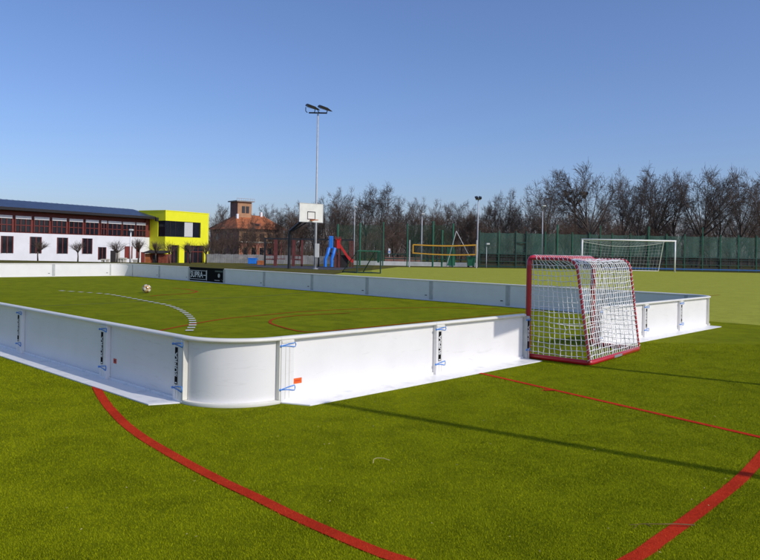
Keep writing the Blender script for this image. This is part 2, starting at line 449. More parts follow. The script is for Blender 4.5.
# ------------------------------------------------------------------ grass fibres near the camera
def fibres():
    rng = np.random.default_rng(5)
    N = 1250000
    y = 2.05 + 7.6 * rng.random(N) ** 1.55
    x = (rng.random(N)*2 - 1) * (0.66*y + 0.35)
    keep = np.ones(N, bool)
    dR = (x-A.x)*RO.x + (y-A.y)*RO.y
    dL = (x-B0.x)*LO.x + (y-B0.y)*LO.y
    sR = (x-A.x)*RD.x + (y-A.y)*RD.y
    sL = (x-B0.x)*LD.x + (y-B0.y)*LD.y
    cc = (A - RO*0.5 + B0 - LO*0.5)/2
    rr = np.hypot(x-cc.x, y-cc.y)
    offR = (dR > 0.262) | (sR < 0.0); offL = (dL > 0.262) | (sL < 0.0)
    keep &= ((dR > 0) | (dL > 0)) & ((dR > 0.262) | (dL > 0.262) | (sR < 0.02) & (sL < 0.02) & (rr > 0.56))
    keep &= ~((dR > 0) & (dR < 0.262) & (sR > 0)) & ~((dL > 0) & (dL < 0.262) & (sL > 0))
    x, y = x[keep], y[keep]; n = len(x)
    red = np.zeros(n, bool)
    for path, w in LINES:
        pp = np.array([(p.x, p.y) for p in path])
        for i in range(len(pp)-1):
            a, bb = pp[i], pp[i+1]; ab = bb-a; l2 = (ab**2).sum()
            if l2 < 1e-9: continue
            t = np.clip(((x-a[0])*ab[0]+(y-a[1])*ab[1])/l2, 0, 1)
            dd = np.hypot(x-a[0]-t*ab[0], y-a[1]-t*ab[1])
            red |= dd < w/2 + rng.normal(0, 0.004, n)
    an = rng.random(n)*2*np.pi
    ln = (0.005 + 0.0045*rng.random(n))
    ln *= np.where(rng.random(n) < 0.04, 1.5, 1.0)
    lean = 0.35 + 1.0*rng.random(n)
    la = rng.random(n)*2*np.pi
    wd = (0.0009 + 0.0005*rng.random(n)) * (0.7 + 0.14*y)
    V = np.zeros((n, 3, 3))
    V[:, 0, 0] = x-np.cos(an)*wd; V[:, 0, 1] = y-np.sin(an)*wd; V[:, 0, 2] = 0.003
    V[:, 1, 0] = x+np.cos(an)*wd; V[:, 1, 1] = y+np.sin(an)*wd; V[:, 1, 2] = 0.003
    V[:, 2, 0] = x+np.cos(la)*np.sin(lean)*ln; V[:, 2, 1] = y+np.sin(la)*np.sin(lean)*ln
    V[:, 2, 2] = 0.005+np.cos(lean)*ln
    tint = rng.random(n)**1.4
    for name, sel, m in (('turf_fibres', ~red, M['blade']), ('red_turf_fibres', red, M['red_blade'])):
        vv = V[sel].reshape(-1, 3); k = len(vv)//3
        me = bpy.data.meshes.new(name)
        me.vertices.add(len(vv)); me.vertices.foreach_set('co', vv.astype(np.float32).ravel())
        me.loops.add(len(vv)); me.loops.foreach_set('vertex_index', np.arange(len(vv), dtype=np.int32))
        me.polygons.add(k); me.polygons.foreach_set('loop_start', np.arange(0, 3*k, 3, dtype=np.int32))
        at_ = me.attributes.new('tint', 'FLOAT', 'FACE'); at_.data.foreach_set('value', tint[sel].astype(np.float32))
        me.materials.append(m); me.update(); me.validate()
        o = bpy.data.objects.new(name, me); COL.objects.link(o)
        tag(o, 'short olive green fibres of the artificial turf near the camera' if name == 'turf_fibres' else 'red fibres of the painted lines in the turf', 'turf', kind='stuff')
fibres()

# ------------------------------------------------------------------ white boards
H = 0.5
CAP = [(-0.026, 0.476), (0.034, 0.476), (0.041, 0.481), (0.043, 0.489), (0.039, 0.498), (0.028, 0.504), (0.008, 0.506), (-0.012, 0.504), (-0.024, 0.498), (-0.029, 0.487)]
def frame_T(P, Q):
    d = (Q-P).normalized(); o = Vector((d.y, -d.x, 0))
    return Matrix(((d.x, o.x, 0, P.x), (d.y, o.y, 0, P.y), (0, 0, 1, 0), (0, 0, 0, 1)))

def cord(root, x0, x1, z, dz, yoff):
    """elastic cord: hook at x0, two strands to a loop at x1"""
    b = MB()
    b.tube([(x0, yoff+0.006, z), (x0+(x1-x0)*0.5, yoff+0.006, z+dz*0.35), (x1-0.006, yoff+0.005, z+dz*0.55), (x1, yoff+0.005, z+dz*0.1), (x1-0.006, yoff+0.005, z-dz*0.45), (x0+(x1-x0)*0.5, yoff+0.007, z-dz*0.12), (x0, yoff+0.009, z)], 0.0042, 6)
    b.sphere((x0, yoff+0.008, z), 0.010, 8, 6)
    return b.build('elastic_cord', M['cord'], root, smooth=True)

def board(P, Q, label, foot=True, joint=None, sticker=False, cords=True, mark=None, black=False, cham0=0.0, cham1=0.0, inner=True, group='white boards round the small pitch'):
    """one straight board from P to Q; the outer side is on the right of the walk"""
    L = (Q-P).length; T = frame_T(P, Q)
    rz = math.atan2(T[1][0], T[0][0])
    root = thing('rink_board', label, 'rink board', (P.x, P.y, 0.004), rz, group)
    # local frame: x along, y = inner side (left), so outward is -y
    e = 0.0015
    face_m = M['blackp'] if black else M['white']
    MB().box(e, L-e, -0.0, 0.014, 0.028, 0.478).build('panel', face_m, root, bevel=0.002)
    c = MB(); c.sweep([((e, 0), (0, -1)), ((L-e, 0), (0, -1))], CAP); c.build('cap_rail', M['blackp'] if black else M['cream'], root, angle=50)
    r = MB(); r.box(e, L-e, -0.016, 0.020, 0.0, 0.0285); r.build('base_rail', M['white'], root, bevel=0.004)
    if foot:
        f = MB(); f.prism([(0.002+cham0, -0.25), (L-0.002-cham1, -0.25), (L-0.002, -0.0165), (0.002, -0.0165)], 0.0, 0.010)
        f.box(0.06, L-0.06, -0.0195, -0.0165, 0.010, 0.030)
        f.build('foot_plate', M['footw'], root, bevel=0.002)
    if joint:
        x0, x1 = (0.0, 0.125) if joint == 'start' else (L-0.125, L)
        if joint == 'corner_end': x0, x1 = L-0.125, L
        j = MB(); j.box(x0, x1, -0.042, -0.0005, 0.008, 0.4765)
        jo = j.build('joint_plate', M['cream'] if False else M['white'], root, bevel=0.003)
        g = MB()
        for k in (0.32, 0.62):
            g.box(x0+(x1-x0)*k, x0+(x1-x0)*k+0.004, -0.0445, -0.0425, 0.03, 0.46)
        g.box(x0+0.004, x1-0.004, -0.046, -0.0425, 0.455, 0.474)
        g.build('joint_seam', M['cream'], jo)
        if cords:
            cord(root, x0-0.004, x1+0.012, 0.436, 0.032, -0.050)
            cord(root, x0-0.004, x1+0.012, 0.105, 0.040, -0.050)
        if sticker:
            sx = x0+0.030
            s = MB(); s.box(sx, sx+0.038, -0.0446, -0.0428, 0.135, 0.415)
            so = s.build('name_sticker', M['blackp'], root)
            Tt = Matrix.Translation((sx+0.019, -0.0450, 0.285)) @ Matrix.Rotation(R2(90), 4, 'X') @ Matrix.Rotation(R2(90), 4, 'Z')
            text_mesh('lettering', 'SUPRA', 0.046, M['letter'], so, Tt, 0.0004, sx=1.35, off=0.0012)
            MB().box(sx+0.006, sx+0.032, -0.0452, -0.0446, 0.142, 0.152).build('sticker_bar', M['letter'], so)
    if inner:      # playing-side joint cover, shade and dirt put into its grey, with small dark mark
        for xa, xb in ((e, 0.058), (L-0.058, L-e)):
            MB().box(xa, xb, 0.0145, 0.021, 0.03, 0.474).build('joint_cover', M['greyprof'], root, bevel=0.002)
        MB().box(0.13, 0.20, 0.0142, 0.0155, 0.115, 0.135).build('small_mark', M['blackm'], root)
    if mark:
        kind, mx, mz, mw, mh = mark
        mo = MB().box(mx, mx+mw, -0.0016, -0.0003, mz, mz+mh).build('warning_sticker', M[kind], root)
        MB().box(mx+mw*0.15, mx+mw*0.8, -0.0021, -0.0016, mz+mh*0.45, mz+mh*0.6).build('sticker_line', M['redst' if kind == 'orange' else 'blackp'], mo)
    if black:      # advert on the inner face: framed lettering, seen from the inside
        def ibox(x0, x1, z0, z1, name, m): MB().box(x0, x1, 0.0146, 0.0156, z0, z1).build(name, m, root)
        fr = MB()   # local x runs right to left as seen from inside
        X0, X1 = L-0.08, L-1.16
        for (xa, xb, za, zb) in ((X1, X0, 0.385, 0.40), (X1, X0, 0.085, 0.10), (X0-0.015, X0, 0.10, 0.15), (X0-0.015, X0, 0.33, 0.385), (X1, X1+0.02, 0.085, 0.40)):
            fr.box(xa, xb, 0.0146, 0.0156, za, zb)
        fr.box(X1-0.05, X1-0.015, 0.0146, 0.0156, 0.065, 0.42)
        fr.build('logo_frame', M['letter'], root)
        Tt = Matrix.Translation((L-0.52, 0.0150, 0.245)) @ Matrix.Rotation(R2(180), 4, 'Z') @ Matrix.Rotation(R2(90), 4, 'X')
        text_mesh('lettering', 'SUPRA', 0.29, M['letter'], root, Tt, 0.0005, sx=0.98, off=0.005)
        ibox(X1+0.02, X1+0.20, 0.225, 0.25, 'logo_dash', M['letter'])
        ibox(0.09, 0.58, 0.375, 0.43, 'green_stripe', M['dgreenp'])
        el = MB(); el.tube([(0.33, 0.0146, 0.26), (0.33, 0.0156, 0.26)], 0.07, 16); eo = el.build('oval_mark', M['greyprof'], root)
        ibox(0.28, 0.60, 0.085, 0.105, 'small_text_line', M['greyprof']); ibox(0.06, 0.10, 0.085, 0.105, 'small_text_line', M['greyprof'])
    return root

def arc_frames(P, d1, d2, r, n=18):
    """left-turning arc from P with heading d1 to heading d2; frames of (point, outward)"""
    a1 = math.atan2(d1.y, d1.x); a2 = math.atan2(d2.y, d2.x)
    da = (a2-a1) % (2*math.pi)
    c = Vector((P.x - d1.y*r, P.y + d1.x*r, 0))
    out = []
    for i in range(n+1):
        a = a1 + da*i/n - math.pi/2
        out.append((Vector((c.x + r*math.cos(a), c.y + r*math.sin(a), 0)), Vector((math.cos(a), math.sin(a), 0))))
    return out

def curved_board(fr, label):
    root = thing('curved_rink_board', label, 'rink board', (fr[0][0].x, fr[0][0].y, 0.004), 0, 'white boards round the small pitch')
    o = fr[0][0]
    fl = [((p.x-o.x, p.y-o.y), (q.x, q.y)) for p, q in fr]
    b = MB(); b.sweep(fl, [(-0.014, 0.028), (0.0, 0.028), (0.0, 0.478), (-0.014, 0.478)]); b.build('panel', M['white'], root, angle=40)
    b = MB(); b.sweep(fl, CAP); b.build('cap_rail', M['cream'], root, angle=50)
    b = MB(); b.sweep(fl, [(-0.022, 0.0), (0.036, 0.0), (0.040, 0.012), (0.036, 0.026), (-0.022, 0.0285)]); b.build('base_rail', M['cream'], root, angle=50)
    # end profiles standing proud of the panel
    for (p, q), sgn in ((fl[0], 1), (fl[-1], -1)):
        t = Vector((-q[1], q[0], 0))*sgn
        T = Matrix(((t.x, q[0], 0, p[0]), (t.y, q[1], 0, p[1]), (0, 0, 1, 0), (0, 0, 0, 1)))
        e = MB(); e.box(0.003, 0.016, 0.0005, 0.040, 0.029, 0.4755, T=T); e.build('end_profile', M['cream'], root)
    return root

far = lambda q: F + FD*q
# left wing (walk from the left to the near corner)
lj = [9.25, 7.25, 5.25, 3.25, 1.25, 0.0]
llab = ['white board of the left side outside the frame', 'white board at the left edge of the left side', 'white board second to the left of the red stickered board', 'white board left of the red stickered board with black name strip at its right end', 'short shaded white board left of the curved corner with red sticker and blue cords']
for i in range(5):
    P, Q = B0 + LD*lj[i], B0 + LD*lj[i+1]
    board(P, Q, llab[i], joint='end', sticker=True, mark=('redst', 0.06, 0.155, 0.055, 0.042) if i == 4 else None, cham1=0.10 if i == 4 else 0.0)
# near corner
c_fr = arc_frames(B0, -LD, RD, 0.475)
dlt = A - c_fr[-1][0]
c_fr = [(p + dlt*(i/(len(c_fr)-1)), o) for i, (p, o) in enumerate(c_fr)]
curved_board(c_fr, 'curved white corner board between the shaded side and the sunny side')
# right wing
board(A, A+RD*1.87, 'long sunlit white board right of the curved corner with orange sticker', joint='start', sticker=False, mark=('orange', 0.155, 0.125, 0.085, 0.042), cham0=0.11)
board(A+RD*1.87, A+RD*3.455, 'sunlit white board left of the red goal with black name strip and square shadow', joint='start', sticker=True)
board(A+RD*5.29, A+RD*6.65, 'short white board behind the red goal seen through its net', joint=None, sticker=False)
board(A+RD*6.65, A+RD*8.0, 'white board right of the red goal with black name strip and tiny orange sticker', joint='start', sticker=True, mark=('orange', 0.17, 0.12, 0.05, 0.03))
board(A+RD*8.0, A+RD*9.3, 'last white board at the right edge before the far corner', joint='start', sticker=True)
# end plates at the goal opening
pe = MB()
Te = frame_T(A+RD*3.545, A+RD*5.0)
def goal_end(P, label):
    T = frame_T(P, P+RD)
    r = thing('board_end_post', label, 'board post', (P.x, P.y, 0.004), math.atan2(RD.y, RD.x), 'end posts of the boards at the goal')
    MB().box(0.003, 0.060, -0.052, 0.026, 0.0, 0.478).build('post', M['greyprof'], r, bevel=0.003)
    s = MB().box(0.014, 0.048, -0.0550, -0.0522, 0.12, 0.43).build('name_sticker', M['blackp'], r)
    Tt = Matrix.Translation((0.031, -0.0556, 0.285)) @ Matrix.Rotation(R2(90), 4, 'X') @ Matrix.Rotation(R2(90), 4, 'Z')
    text_mesh('lettering', 'SUPRA', 0.042, M['letter'], s, Tt, 0.0004, sx=1.4, off=0.001)
    cord(r, 0.0, 0.075, 0.436, 0.03, -0.058); cord(r, 0.0, 0.075, 0.105, 0.03, -0.058)
goal_end(A+RD*3.455, 'grey end post with blue cords left of the red goal')
goal_end(A+RD*5.225, 'grey end post at the right mouth of the red goal')
# far right corner
q_c = 3.53
fr2 = arc_frames(A+RD*9.3, RD, -FD, 0.5)
dlt = far(q_c) - fr2[-1][0]
curved_board([(p + dlt*(i/(len(fr2)-1)), o) for i, (p, o) in enumerate(fr2)], 'curved white corner board at the far right')
fj = [3.53, 1.89, -0.385, -2.63, -4.88, -7.18, -9.53, -11.8, -14.1, -16.3, -18.56]
flab = ['far white board next to the far right corner', 'far white board partly hidden behind the red goal',
        'nearest far white board standing clear to the left of the red goal', 'far white board right of the one below the small green goal',
        'far white board below the small green goal right of the mast', 'far white board below the basketball hoop left of the mast',
        'far white board right of the black advert board', '', 'far white board left of the black advert board', 'far white board next to the far left corner']
for i in range(10):
    blk = (i == 7)
    lab = 'black advert board with white framed lettering among the far white boards' if blk else flab[i]
    board(far(fj[i]), far(fj[i+1]), lab, foot=True, joint='start', sticker=False, cords=False, black=blk)
fr3 = arc_frames(far(-18.56), -FD, -RD, 0.6)
curved_board(fr3, 'curved white corner board at the far left')
E0 = fr3[-1][0]
for i, (s0, s1) in enumerate(((0, 2.27), (2.27, 4.54), (6.2, 8.4))):
    board(E0-RD*s0, E0-RD*s1, ['white board of the far left end beside the far left corner', 'white board of the left end in front of the white building', 'white board of the left end beyond the left edge'][i], joint='start', cords=False)

# ------------------------------------------------------------------ red goal
def net_lines(b, grid, r=0.0046):
    """grid[i][j] of points; threads along both directions"""
    for row in grid: b.tube(row, r, 3, cap=False)
    for j in range(len(grid[0])): b.tube([row[j] for row in grid], r, 3, cap=False)

def floorball_goal():
    W, Hh, DB, DT = 1.60, 1.13, 0.74, 0.57
    o = A + RD*3.565 + RO*0.0
    root = thing('floorball_goal', 'red tubular goal with white net standing in the board opening', 'goal', (o.x, o.y, 0.004), math.atan2(RD.y, RD.x) + R2(1.0))
    # local: x along the mouth, -y = back (toward the camera)
    def bend(p0, p1, p2, r, n=5):
        a = p1 + (p0-p1).normalized()*r; c = p1 + (p2-p1).normalized()*r
        return [(a*(1-t)**2 + p1*2*t*(1-t) + c*t*t) for t in [k/n for k in range(n+1)]]
    V = Vector
    for x in (0.0, W):
        MB().tube([V((x, 0, 0.03)), V((x, 0, Hh-0.09))], 0.030, 12).build('post', M['redtube'], root, smooth=False, angle=60)
    cb = MB()
    cb.tube([V((0, 0, Hh-0.09))] + bend(V((0, 0, Hh-0.09)), V((0, 0, Hh)), V((W, 0, Hh)), 0.085) + bend(V((0, 0, Hh)), V((W, 0, Hh)), V((W, 0, Hh-0.09)), 0.085) + [V((W, 0, Hh-0.09))], 0.030, 12)
    cb.build('crossbar', M['redtube'], root, angle=60)
    bs = MB(); bs.tube([V((0, 0, 0.028)), V((0, -DB+0.04, 0.028)), V((0.04, -DB, 0.028)), V((W-0.04, -DB, 0.028)), V((W, -DB+0.04, 0.028)), V((W, 0, 0.028))], 0.028, 10)
    bs.build('base_frame', M['redtube'], root, angle=60)
    MB().box(W*0.42, W*0.58, -DB-0.031, -DB-0.0285, 0.016, 0.044).build('maker_plate', M['galv'], root)
    back = {}
    for x in (0.0, W):
        p = [V((x, -0.02, Hh-0.01))] + bend(V((x, 0, Hh-0.01)), V((x, -DT, Hh-0.012)), V((x, -DB, 0.03)), 0.13, 7) + [V((x, -DB, 0.03))]
        MB().tube(p, 0.015, 8).build('back_stay', M['redtube'], root, angle=60)
        back[x] = p
    hb = MB(); hb.tube([V((0, -0.40, Hh-0.016)), V((W*0.5, -0.40, Hh-0.022)), V((W, -0.40, Hh-0.016))], 0.008, 6); hb.build('top_stay', M['redtube'], root)
    rnd = random.Random(3)
    # curve of the side profile, from front top over the bend to the base
    prof = back[0.0]
    ls = [0]
    for q0, q1 in zip(prof, prof[1:]): ls.append(ls[-1]+(q1-q0).length)
    def pat(t):
        s = t*ls[-1]
        for k in range(len(prof)-1):
            if s <= ls[k+1] or k == len(prof)-2:
                f = (s-ls[k])/max(1e-6, ls[k+1]-ls[k]); return prof[k].lerp(prof[k+1], f)
    nr, nc = 27, 26
    g = []
    for i in range(nr+1):
        t = i/nr; q = pat(t); row = []
        for j in range(nc+1):
            x = W*j/nc
            sag = 0.045*math.sin(math.pi*j/nc)*math.sin(math.pi*min(1, t*1.05))
            jit = 0.0035 if 0 < i < nr and 0 < j < nc else 0
            row.append(V((x + rnd.gauss(0, jit), q.y + sag*0.6 + rnd.gauss(0, jit), q.z - sag*0.5*(1-t) + rnd.gauss(0, jit))))
        g.append(row)
    n = MB(); net_lines(n, g)
    # lacing round the stays
    n.build('back_net', M['net'], root)
    for x in (0.0, W):
        rows = 19; cols = 11; g = []
        for i in range(rows+1):
            z = 0.03 + (Hh-0.045)*i/rows
            # depth of the stay at this height
            if z < Hh-0.13: dep = DB + (DT-DB)*(z-0.03)/(Hh-0.04)
            else:
                k = (z-(Hh-0.13))/0.115; dep = DB+(DT-DB)*0.93 - 0.16*k*k
            row = []
            for j in range(cols+1):
                jit = 0.0035 if 0 < j < cols and 0 < i < rows else 0
                row.append(V((x + (0.03*math.sin(math.pi*j/cols)*math.sin(math.pi*i/rows))*(1 if x == 0 else -1) + rnd.gauss(0, jit), -dep*j/cols + rnd.gauss(0, jit), z + rnd.gauss(0, jit) - 0.012*math.sin(math.pi*j/cols))))
            g.append(row)
        n = MB(); net_lines(n, g); n.build('side_net', M['net'], root)
    for x in (0.0, W):      # cord wound round each stay, and along the crossbar
        lc = MB(); tot = ls[-1]; turns = int(tot/0.052); m = turns*8; pth = []
        for i in range(6, m):
            t = i/m; c = pat(t); c = V((x, c.y, c.z)); a = 2*math.pi*i/8
            tn = (pat(min(1, t+0.01))-pat(max(0, t-0.01))).normalized(); u1 = V((1, 0, 0)); u2 = tn.cross(u1)
            pth.append(c + (u1*math.cos(a)+u2*math.sin(a))*0.0185)
        lc.tube(pth, 0.0040, 4, cap=False); lc.build('net_lacing', M['net'], root)
    lc = MB(); lc.tube([V((0.10+(W-0.2)*i/200, math.cos(i*0.9)*0.033, Hh+math.sin(i*0.9)*0.033)) for i in range(201)], 0.0036, 4, cap=False); lc.build('net_lacing', M['net'], root)
    # slack drop net inside the mouth
    MB().tube([V((W*t, -0.25-0.1*math.sin(math.pi*t), 0.42-0.08*math.sin(math.pi*t))) for t in [k/10 for k in range(11)]], 0.004, 4).build('net_line', M['net'], root)
    for ch in root.children:      # the frame is a little shallower at its right side
        for v in ch.data.vertices:
            if v.co.y < -0.03: v.co.y = -0.03 + (v.co.y+0.03)*(1-0.17*min(1, max(0, v.co.x/W)))
floorball_goal()

# ------------------------------------------------------------------ ball
def football():
    p = gpt(146.5, 293.3)
    r = 0.11
    root = MB()
    ph = (1+5**0.5)/2
    ico = [Vector(v).normalized() for v in ((0,1,ph),(0,-1,ph),(0,1,-ph),(0,-1,-ph),(1,ph,0),(-1,ph,0),(1,-ph,0),(-1,-ph,0),(ph,0,1),(ph,0,-1),(-ph,0,1),(-ph,0,-1))]
    rot = Matrix.Rotation(0.7, 3, 'X') @ Matrix.Rotation(0.4, 3, 'Y')
    ico = [rot @ v for v in ico]
    root.sphere((0, 0, r), r, 40, 26)
    for k, f in enumerate(root.f):
        c = sum((Vector(root.v[i]) for i in f), Vector())/len(f) - Vector((0, 0, r)); c.normalize()
        dd = sorted(((c-v).length, j) for j, v in enumerate(ico))
        if dd[0][0] < 0.24: root.m[k] = 2
        elif dd[1][0]-dd[0][0] < 0.05: root.m[k] = 2 if (dd[0][1]+dd[1][1]) % 3 == 0 else 0
        else: root.m[k] = 1 if (dd[0][1]+dd[1][1]) % 2 else 0
    o = root.build('football', [M['ballw'], M['gold'], M['balld']], smooth=True)
    o.location = (p.x, p.y, 0.006)
    tag(o, 'gold and white football lying on the turf inside the boards', 'football')
football()

# ------------------------------------------------------------------ litter on the turf
def litter():
    p = gpt(377, 463)
    b = MB(); b.tube([(-0.022, -0.045, 0.008), (-0.018, -0.012, 0.020), (0.0, 0.0, 0.024), (0.035, 0.002, 0.022), (0.07, -0.006, 0.014)], 0.0022, 5)
    o = b.build('straw', M['straw']); o.location = (p.x, p.y, 0.004); tag(o, 'bent pale straw lying on the turf in front of the boards', 'straw')
    p = gpt(648, 528.5)
    b = MB(); b.tube([(-0.08, 0.0, 0.014), (-0.02, 0.003, 0.018), (0.05, -0.002, 0.02), (0.12, 0.004, 0.02), (0.2, 0.0, 0.018)], [0.001, 0.0014, 0.0018, 0.0022, 0.0028], 6)
    b.tube([(-0.045, 0.0, 0.016), (-0.065, -0.03, 0.018), (-0.075, -0.035, 0.012)], 0.001, 5)
    b.tube([(-0.01, 0.003, 0.018), (0.0, -0.03, 0.02)], 0.0015, 5)
    o = b.build('twig', M['stick']); o.location = (p.x, p.y, 0.0); tag(o, 'thin dry brown twig on the turf at the lower right', 'twig')
    rnd = random.Random(8)
    b = MB()
    for i in range(60):
        y = 2.4 + 5*rnd.random(); x = (rnd.random()*2-1)*0.5*y
        if (x-A.x)*RO.x+(y-A.y)*RO.y < 0.35: continue
        a = rnd.random()*6.28; l = 0.004+0.006*rnd.random()
        b.tube([(x, y, 0.018), (x+math.cos(a)*l, y+math.sin(a)*l, 0.021)], 0.0018, 4)
    tag(b.build('litter_specks', M['straw']), 'tiny pale specks of plant litter scattered on the turf', 'litter', kind='stuff')
litter()

# ------------------------------------------------------------------ poles outside the picture that throw shadows
SUN_AZ = Vector((0.83, -0.56, 0)).normalized(); SUN_EL = R2(37)
def near_pole():
    g = gpt(322, 403); p = g + SUN_AZ*7.0
    r = thing('fence_pole', 'tall thin grey steel pole standing right of the camera', 'pole', (p.x, p.y, 0.004))
    MB().tube([(0, 0, 0), (0, 0, 5.22)], 0.045, 12).build('shaft', M['galv'], r, smooth=True)
    MB().box(-0.13, 0.13, -0.13, 0.13, 0, 0.02).build('base_plate', M['galv'], r)
    MB().sphere((0, 0, 5.22), 0.055, 10, 6).build('top_cap', M['blackm'], r)
near_pole()
def near_board():
    hit = A + RD*3.42; dist = 3.5
    p = hit + SUN_AZ*dist
    zb = 0.40 + dist*math.tan(SUN_EL)
    r = thing('notice_board', 'white notice board high on a black post standing right of the camera', 'notice board', (p.x, p.y, 0.004), math.atan2(SUN_AZ.x, -SUN_AZ.y))
    MB().tube([(0, 0, 0), (0, 0, zb+0.5)], 0.045, 12).build('post', M['blackm'], r, smooth=True)
    MB().box(-0.53, 0.53, -0.075, -0.046, zb, zb+0.62).build('board_panel', M['bboard'], r)
near_board()

# ------------------------------------------------------------------ floodlight mast
def floodlight():
    p = at(315.3, 45); S = 45/FPX
    root = thing('floodlight_mast', 'tall slim grey floodlight mast with two black lamps', 'floodlight', (p.x, p.y, 0))
    top = at(318.0, 45, 113)
    tx, tz = top.x-p.x, top.z
    MB().tube([(0, 0, 0), (tx*0.35, 0, tz*0.35), (tx*0.36, 0, tz*0.36), (tx, 0, tz)], [0.085, 0.075, 0.06, 0.045], 12).build('pole', M['greypole'], root, smooth=True)
    MB().box(-0.02, 0.24, -0.10, 0.10, 0.75, 1.62).build('control_box', M['panelgrey'], root, bevel=0.01)
    MB().tube([(0, 0, 0), (0, 0, 0.06)], 0.2, 12).build('base_flange', M['galv'], root)
    MB().box(tx-0.58, tx+0.58, -0.04, 0.04, tz-0.03, tz+0.05).build('crossarm', M['blackm'], root)
    for sx, dz in ((-0.36, 0.0), (0.42, -0.06)):
        T = Matrix.Translation((tx+sx, 0, tz+0.34+dz)) @ Matrix.Rotation(R2(22), 4, 'Z') @ Matrix.Rotation(R2(9), 4, 'Y') @ Matrix.Rotation(R2(16), 4, 'X')
        b = MB()   # wedge shaped housing, thick at the rear
        pr = [(-0.40, -0.02), (0.44, -0.05), (0.44, -0.02), (0.10, 0.12), (-0.30, 0.16), (-0.40, 0.08)]
        bb = len(b.v)
        for yy in (-0.30, 0.30):
            for x, z in pr: b.v.append(tuple(T @ Vector((x, yy, z))))
        n = len(pr)
        b.face(tuple(bb+i for i in range(n))); b.face(tuple(bb+n+i for i in reversed(range(n))))
        for i in range(n): b.face((bb+i, bb+n+i, bb+n+(i+1) % n, bb+(i+1) % n))
        lamp = b.build('lamp', M['blackm'], root)
        MB().box(-0.34, 0.38, -0.26, 0.26, -0.062, -0.05, T=T).build('lamp_glass', M['lens'], lamp)
        for x in (-0.42, 0.16):
            MB().tube([(tx+sx+x*0.75, 0, tz+0.02), (tx+sx+x, 0, tz+0.12), (tx+sx+x, 0, tz+0.36+dz)], 0.028, 6).build('bracket', M['blackm'], lamp)
floodlight()

# ------------------------------------------------------------------ basketball hoop
def hoop():
    p = at(289.3, 45)
    root = thing('basketball_hoop', 'outdoor basketball hoop with white backboard on a bent black pole', 'basketball hoop', (p.x, p.y, 0))
    a = R2(40); n = Vector((math.sin(a), -math.cos(a), 0)); w = Vector((math.cos(a), math.sin(a), 0))
    kz = at(290, 45, 231).z
    bc = at(311.2, 43.6, 212.8) - p
    bk = bc - n*0.08
    MB().tube([(0, 0, 0), (0, 0, kz-0.2), Vector((0, 0, kz)) + n*0.06, Vector((bk.x, bk.y, bk.z-0.05))], [0.10, 0.10, 0.09, 0.075], 10).build('pole', M['blackm'], root, angle=60)
    MB().tube([Vector((0, 0, kz+0.0)) + n*0.3, Vector((bk.x, bk.y, bk.z-0.45))], 0.04, 8).build('brace', M['blackm'], root)
    T = Matrix(((w.x, n.x, 0, bc.x), (w.y, n.y, 0, bc.y), (0, 0, 1, bc.z), (0, 0, 0, 1)))
    MB().box(-0.86, 0.86, -0.02, 0.02, -0.57, 0.57, T=T).build('backboard', M['bboard'], root)
    f = MB()
    for x0, x1, z0, z1 in ((-0.30, 0.30, 0.03, 0.08), (-0.30, 0.30, -0.42, -0.37), (-0.30, -0.25, -0.37, 0.03), (0.25, 0.30, -0.37, 0.03)):
        f.box(x0, x1, 0.0215, 0.024, z0, z1, T=T)
    f.build('target_square', M['blackm'], root)
    e = MB()
    for x0, x1, z0, z1 in ((-0.86, 0.86, 0.55, 0.585), (-0.86, 0.86, -0.585, -0.55), (-0.885, -0.86, -0.585, 0.585), (0.86, 0.885, -0.585, 0.585)):
        e.box(x0, x1, -0.03, 0.03, z0, z1, T=T)
    e.build('board_frame', M['greyprof'], root)
    rm = MB()
    rm.tube([T @ Vector((0.225*math.cos(q), 0.36+0.225*math.sin(q), -0.45)) for q in [2*math.pi*k/24 for k in range(24)]], 0.022, 6, closed=True)
    rm.box(-0.10, 0.10, 0.025, 0.15, -0.49, -0.42, T=T)
    rm.build('rim', M['rim'], root)
hoop()

# ------------------------------------------------------------------ goals further away
def small_goal():
    Y = 38.2
    root = thing('small_goal', 'small green steel goal with netting behind the far boards', 'goal', (at(357.5, Y).x, Y, 0.0))
    h = 1.20; w = 1.25; d = 0.95
    f = MB()
    for x in (0, w): MB().tube([(x, 0, 0), (x, 0, h)], 0.036, 8).build('post', M['dgreenp'], root)
    MB().tube([(0, 0, h), (w, 0.15, h)], 0.035, 8).build('crossbar', M['greenp'], root)
    MB().tube([(w-0.12, 0.1, h), (w-0.12, 0.1, 0.6)], 0.06, 8).build('net_roll', M['greenp'], root)
    b = MB(); b.tube([(0, 0, 0.03), (-0.85, d, 0.03), (w-0.5, d, 0.03), (w, 0, 0.03)], 0.03, 6); b.tube([(0, 0, 0.03), (w, 0, 0.03)], 0.025, 6)
    b.build('base_frame', M['dgreenp'], root)
    b = MB(); b.tube([(-0.85, d, 0.03), (0, 0, h)], 0.022, 6); b.tube([(0.3, 0.9, 0.03), (w-0.3, 0.1, h)], 0.03, 6); b.build('brace', M['dgreenp'], root)
    n = MB(); n.quad((0, 0, h), (w, 0, h), (w-0.5, d, 0.05), (-0.85, d, 0.05)); n.build('net', M['gnet'], root)
small_goal()

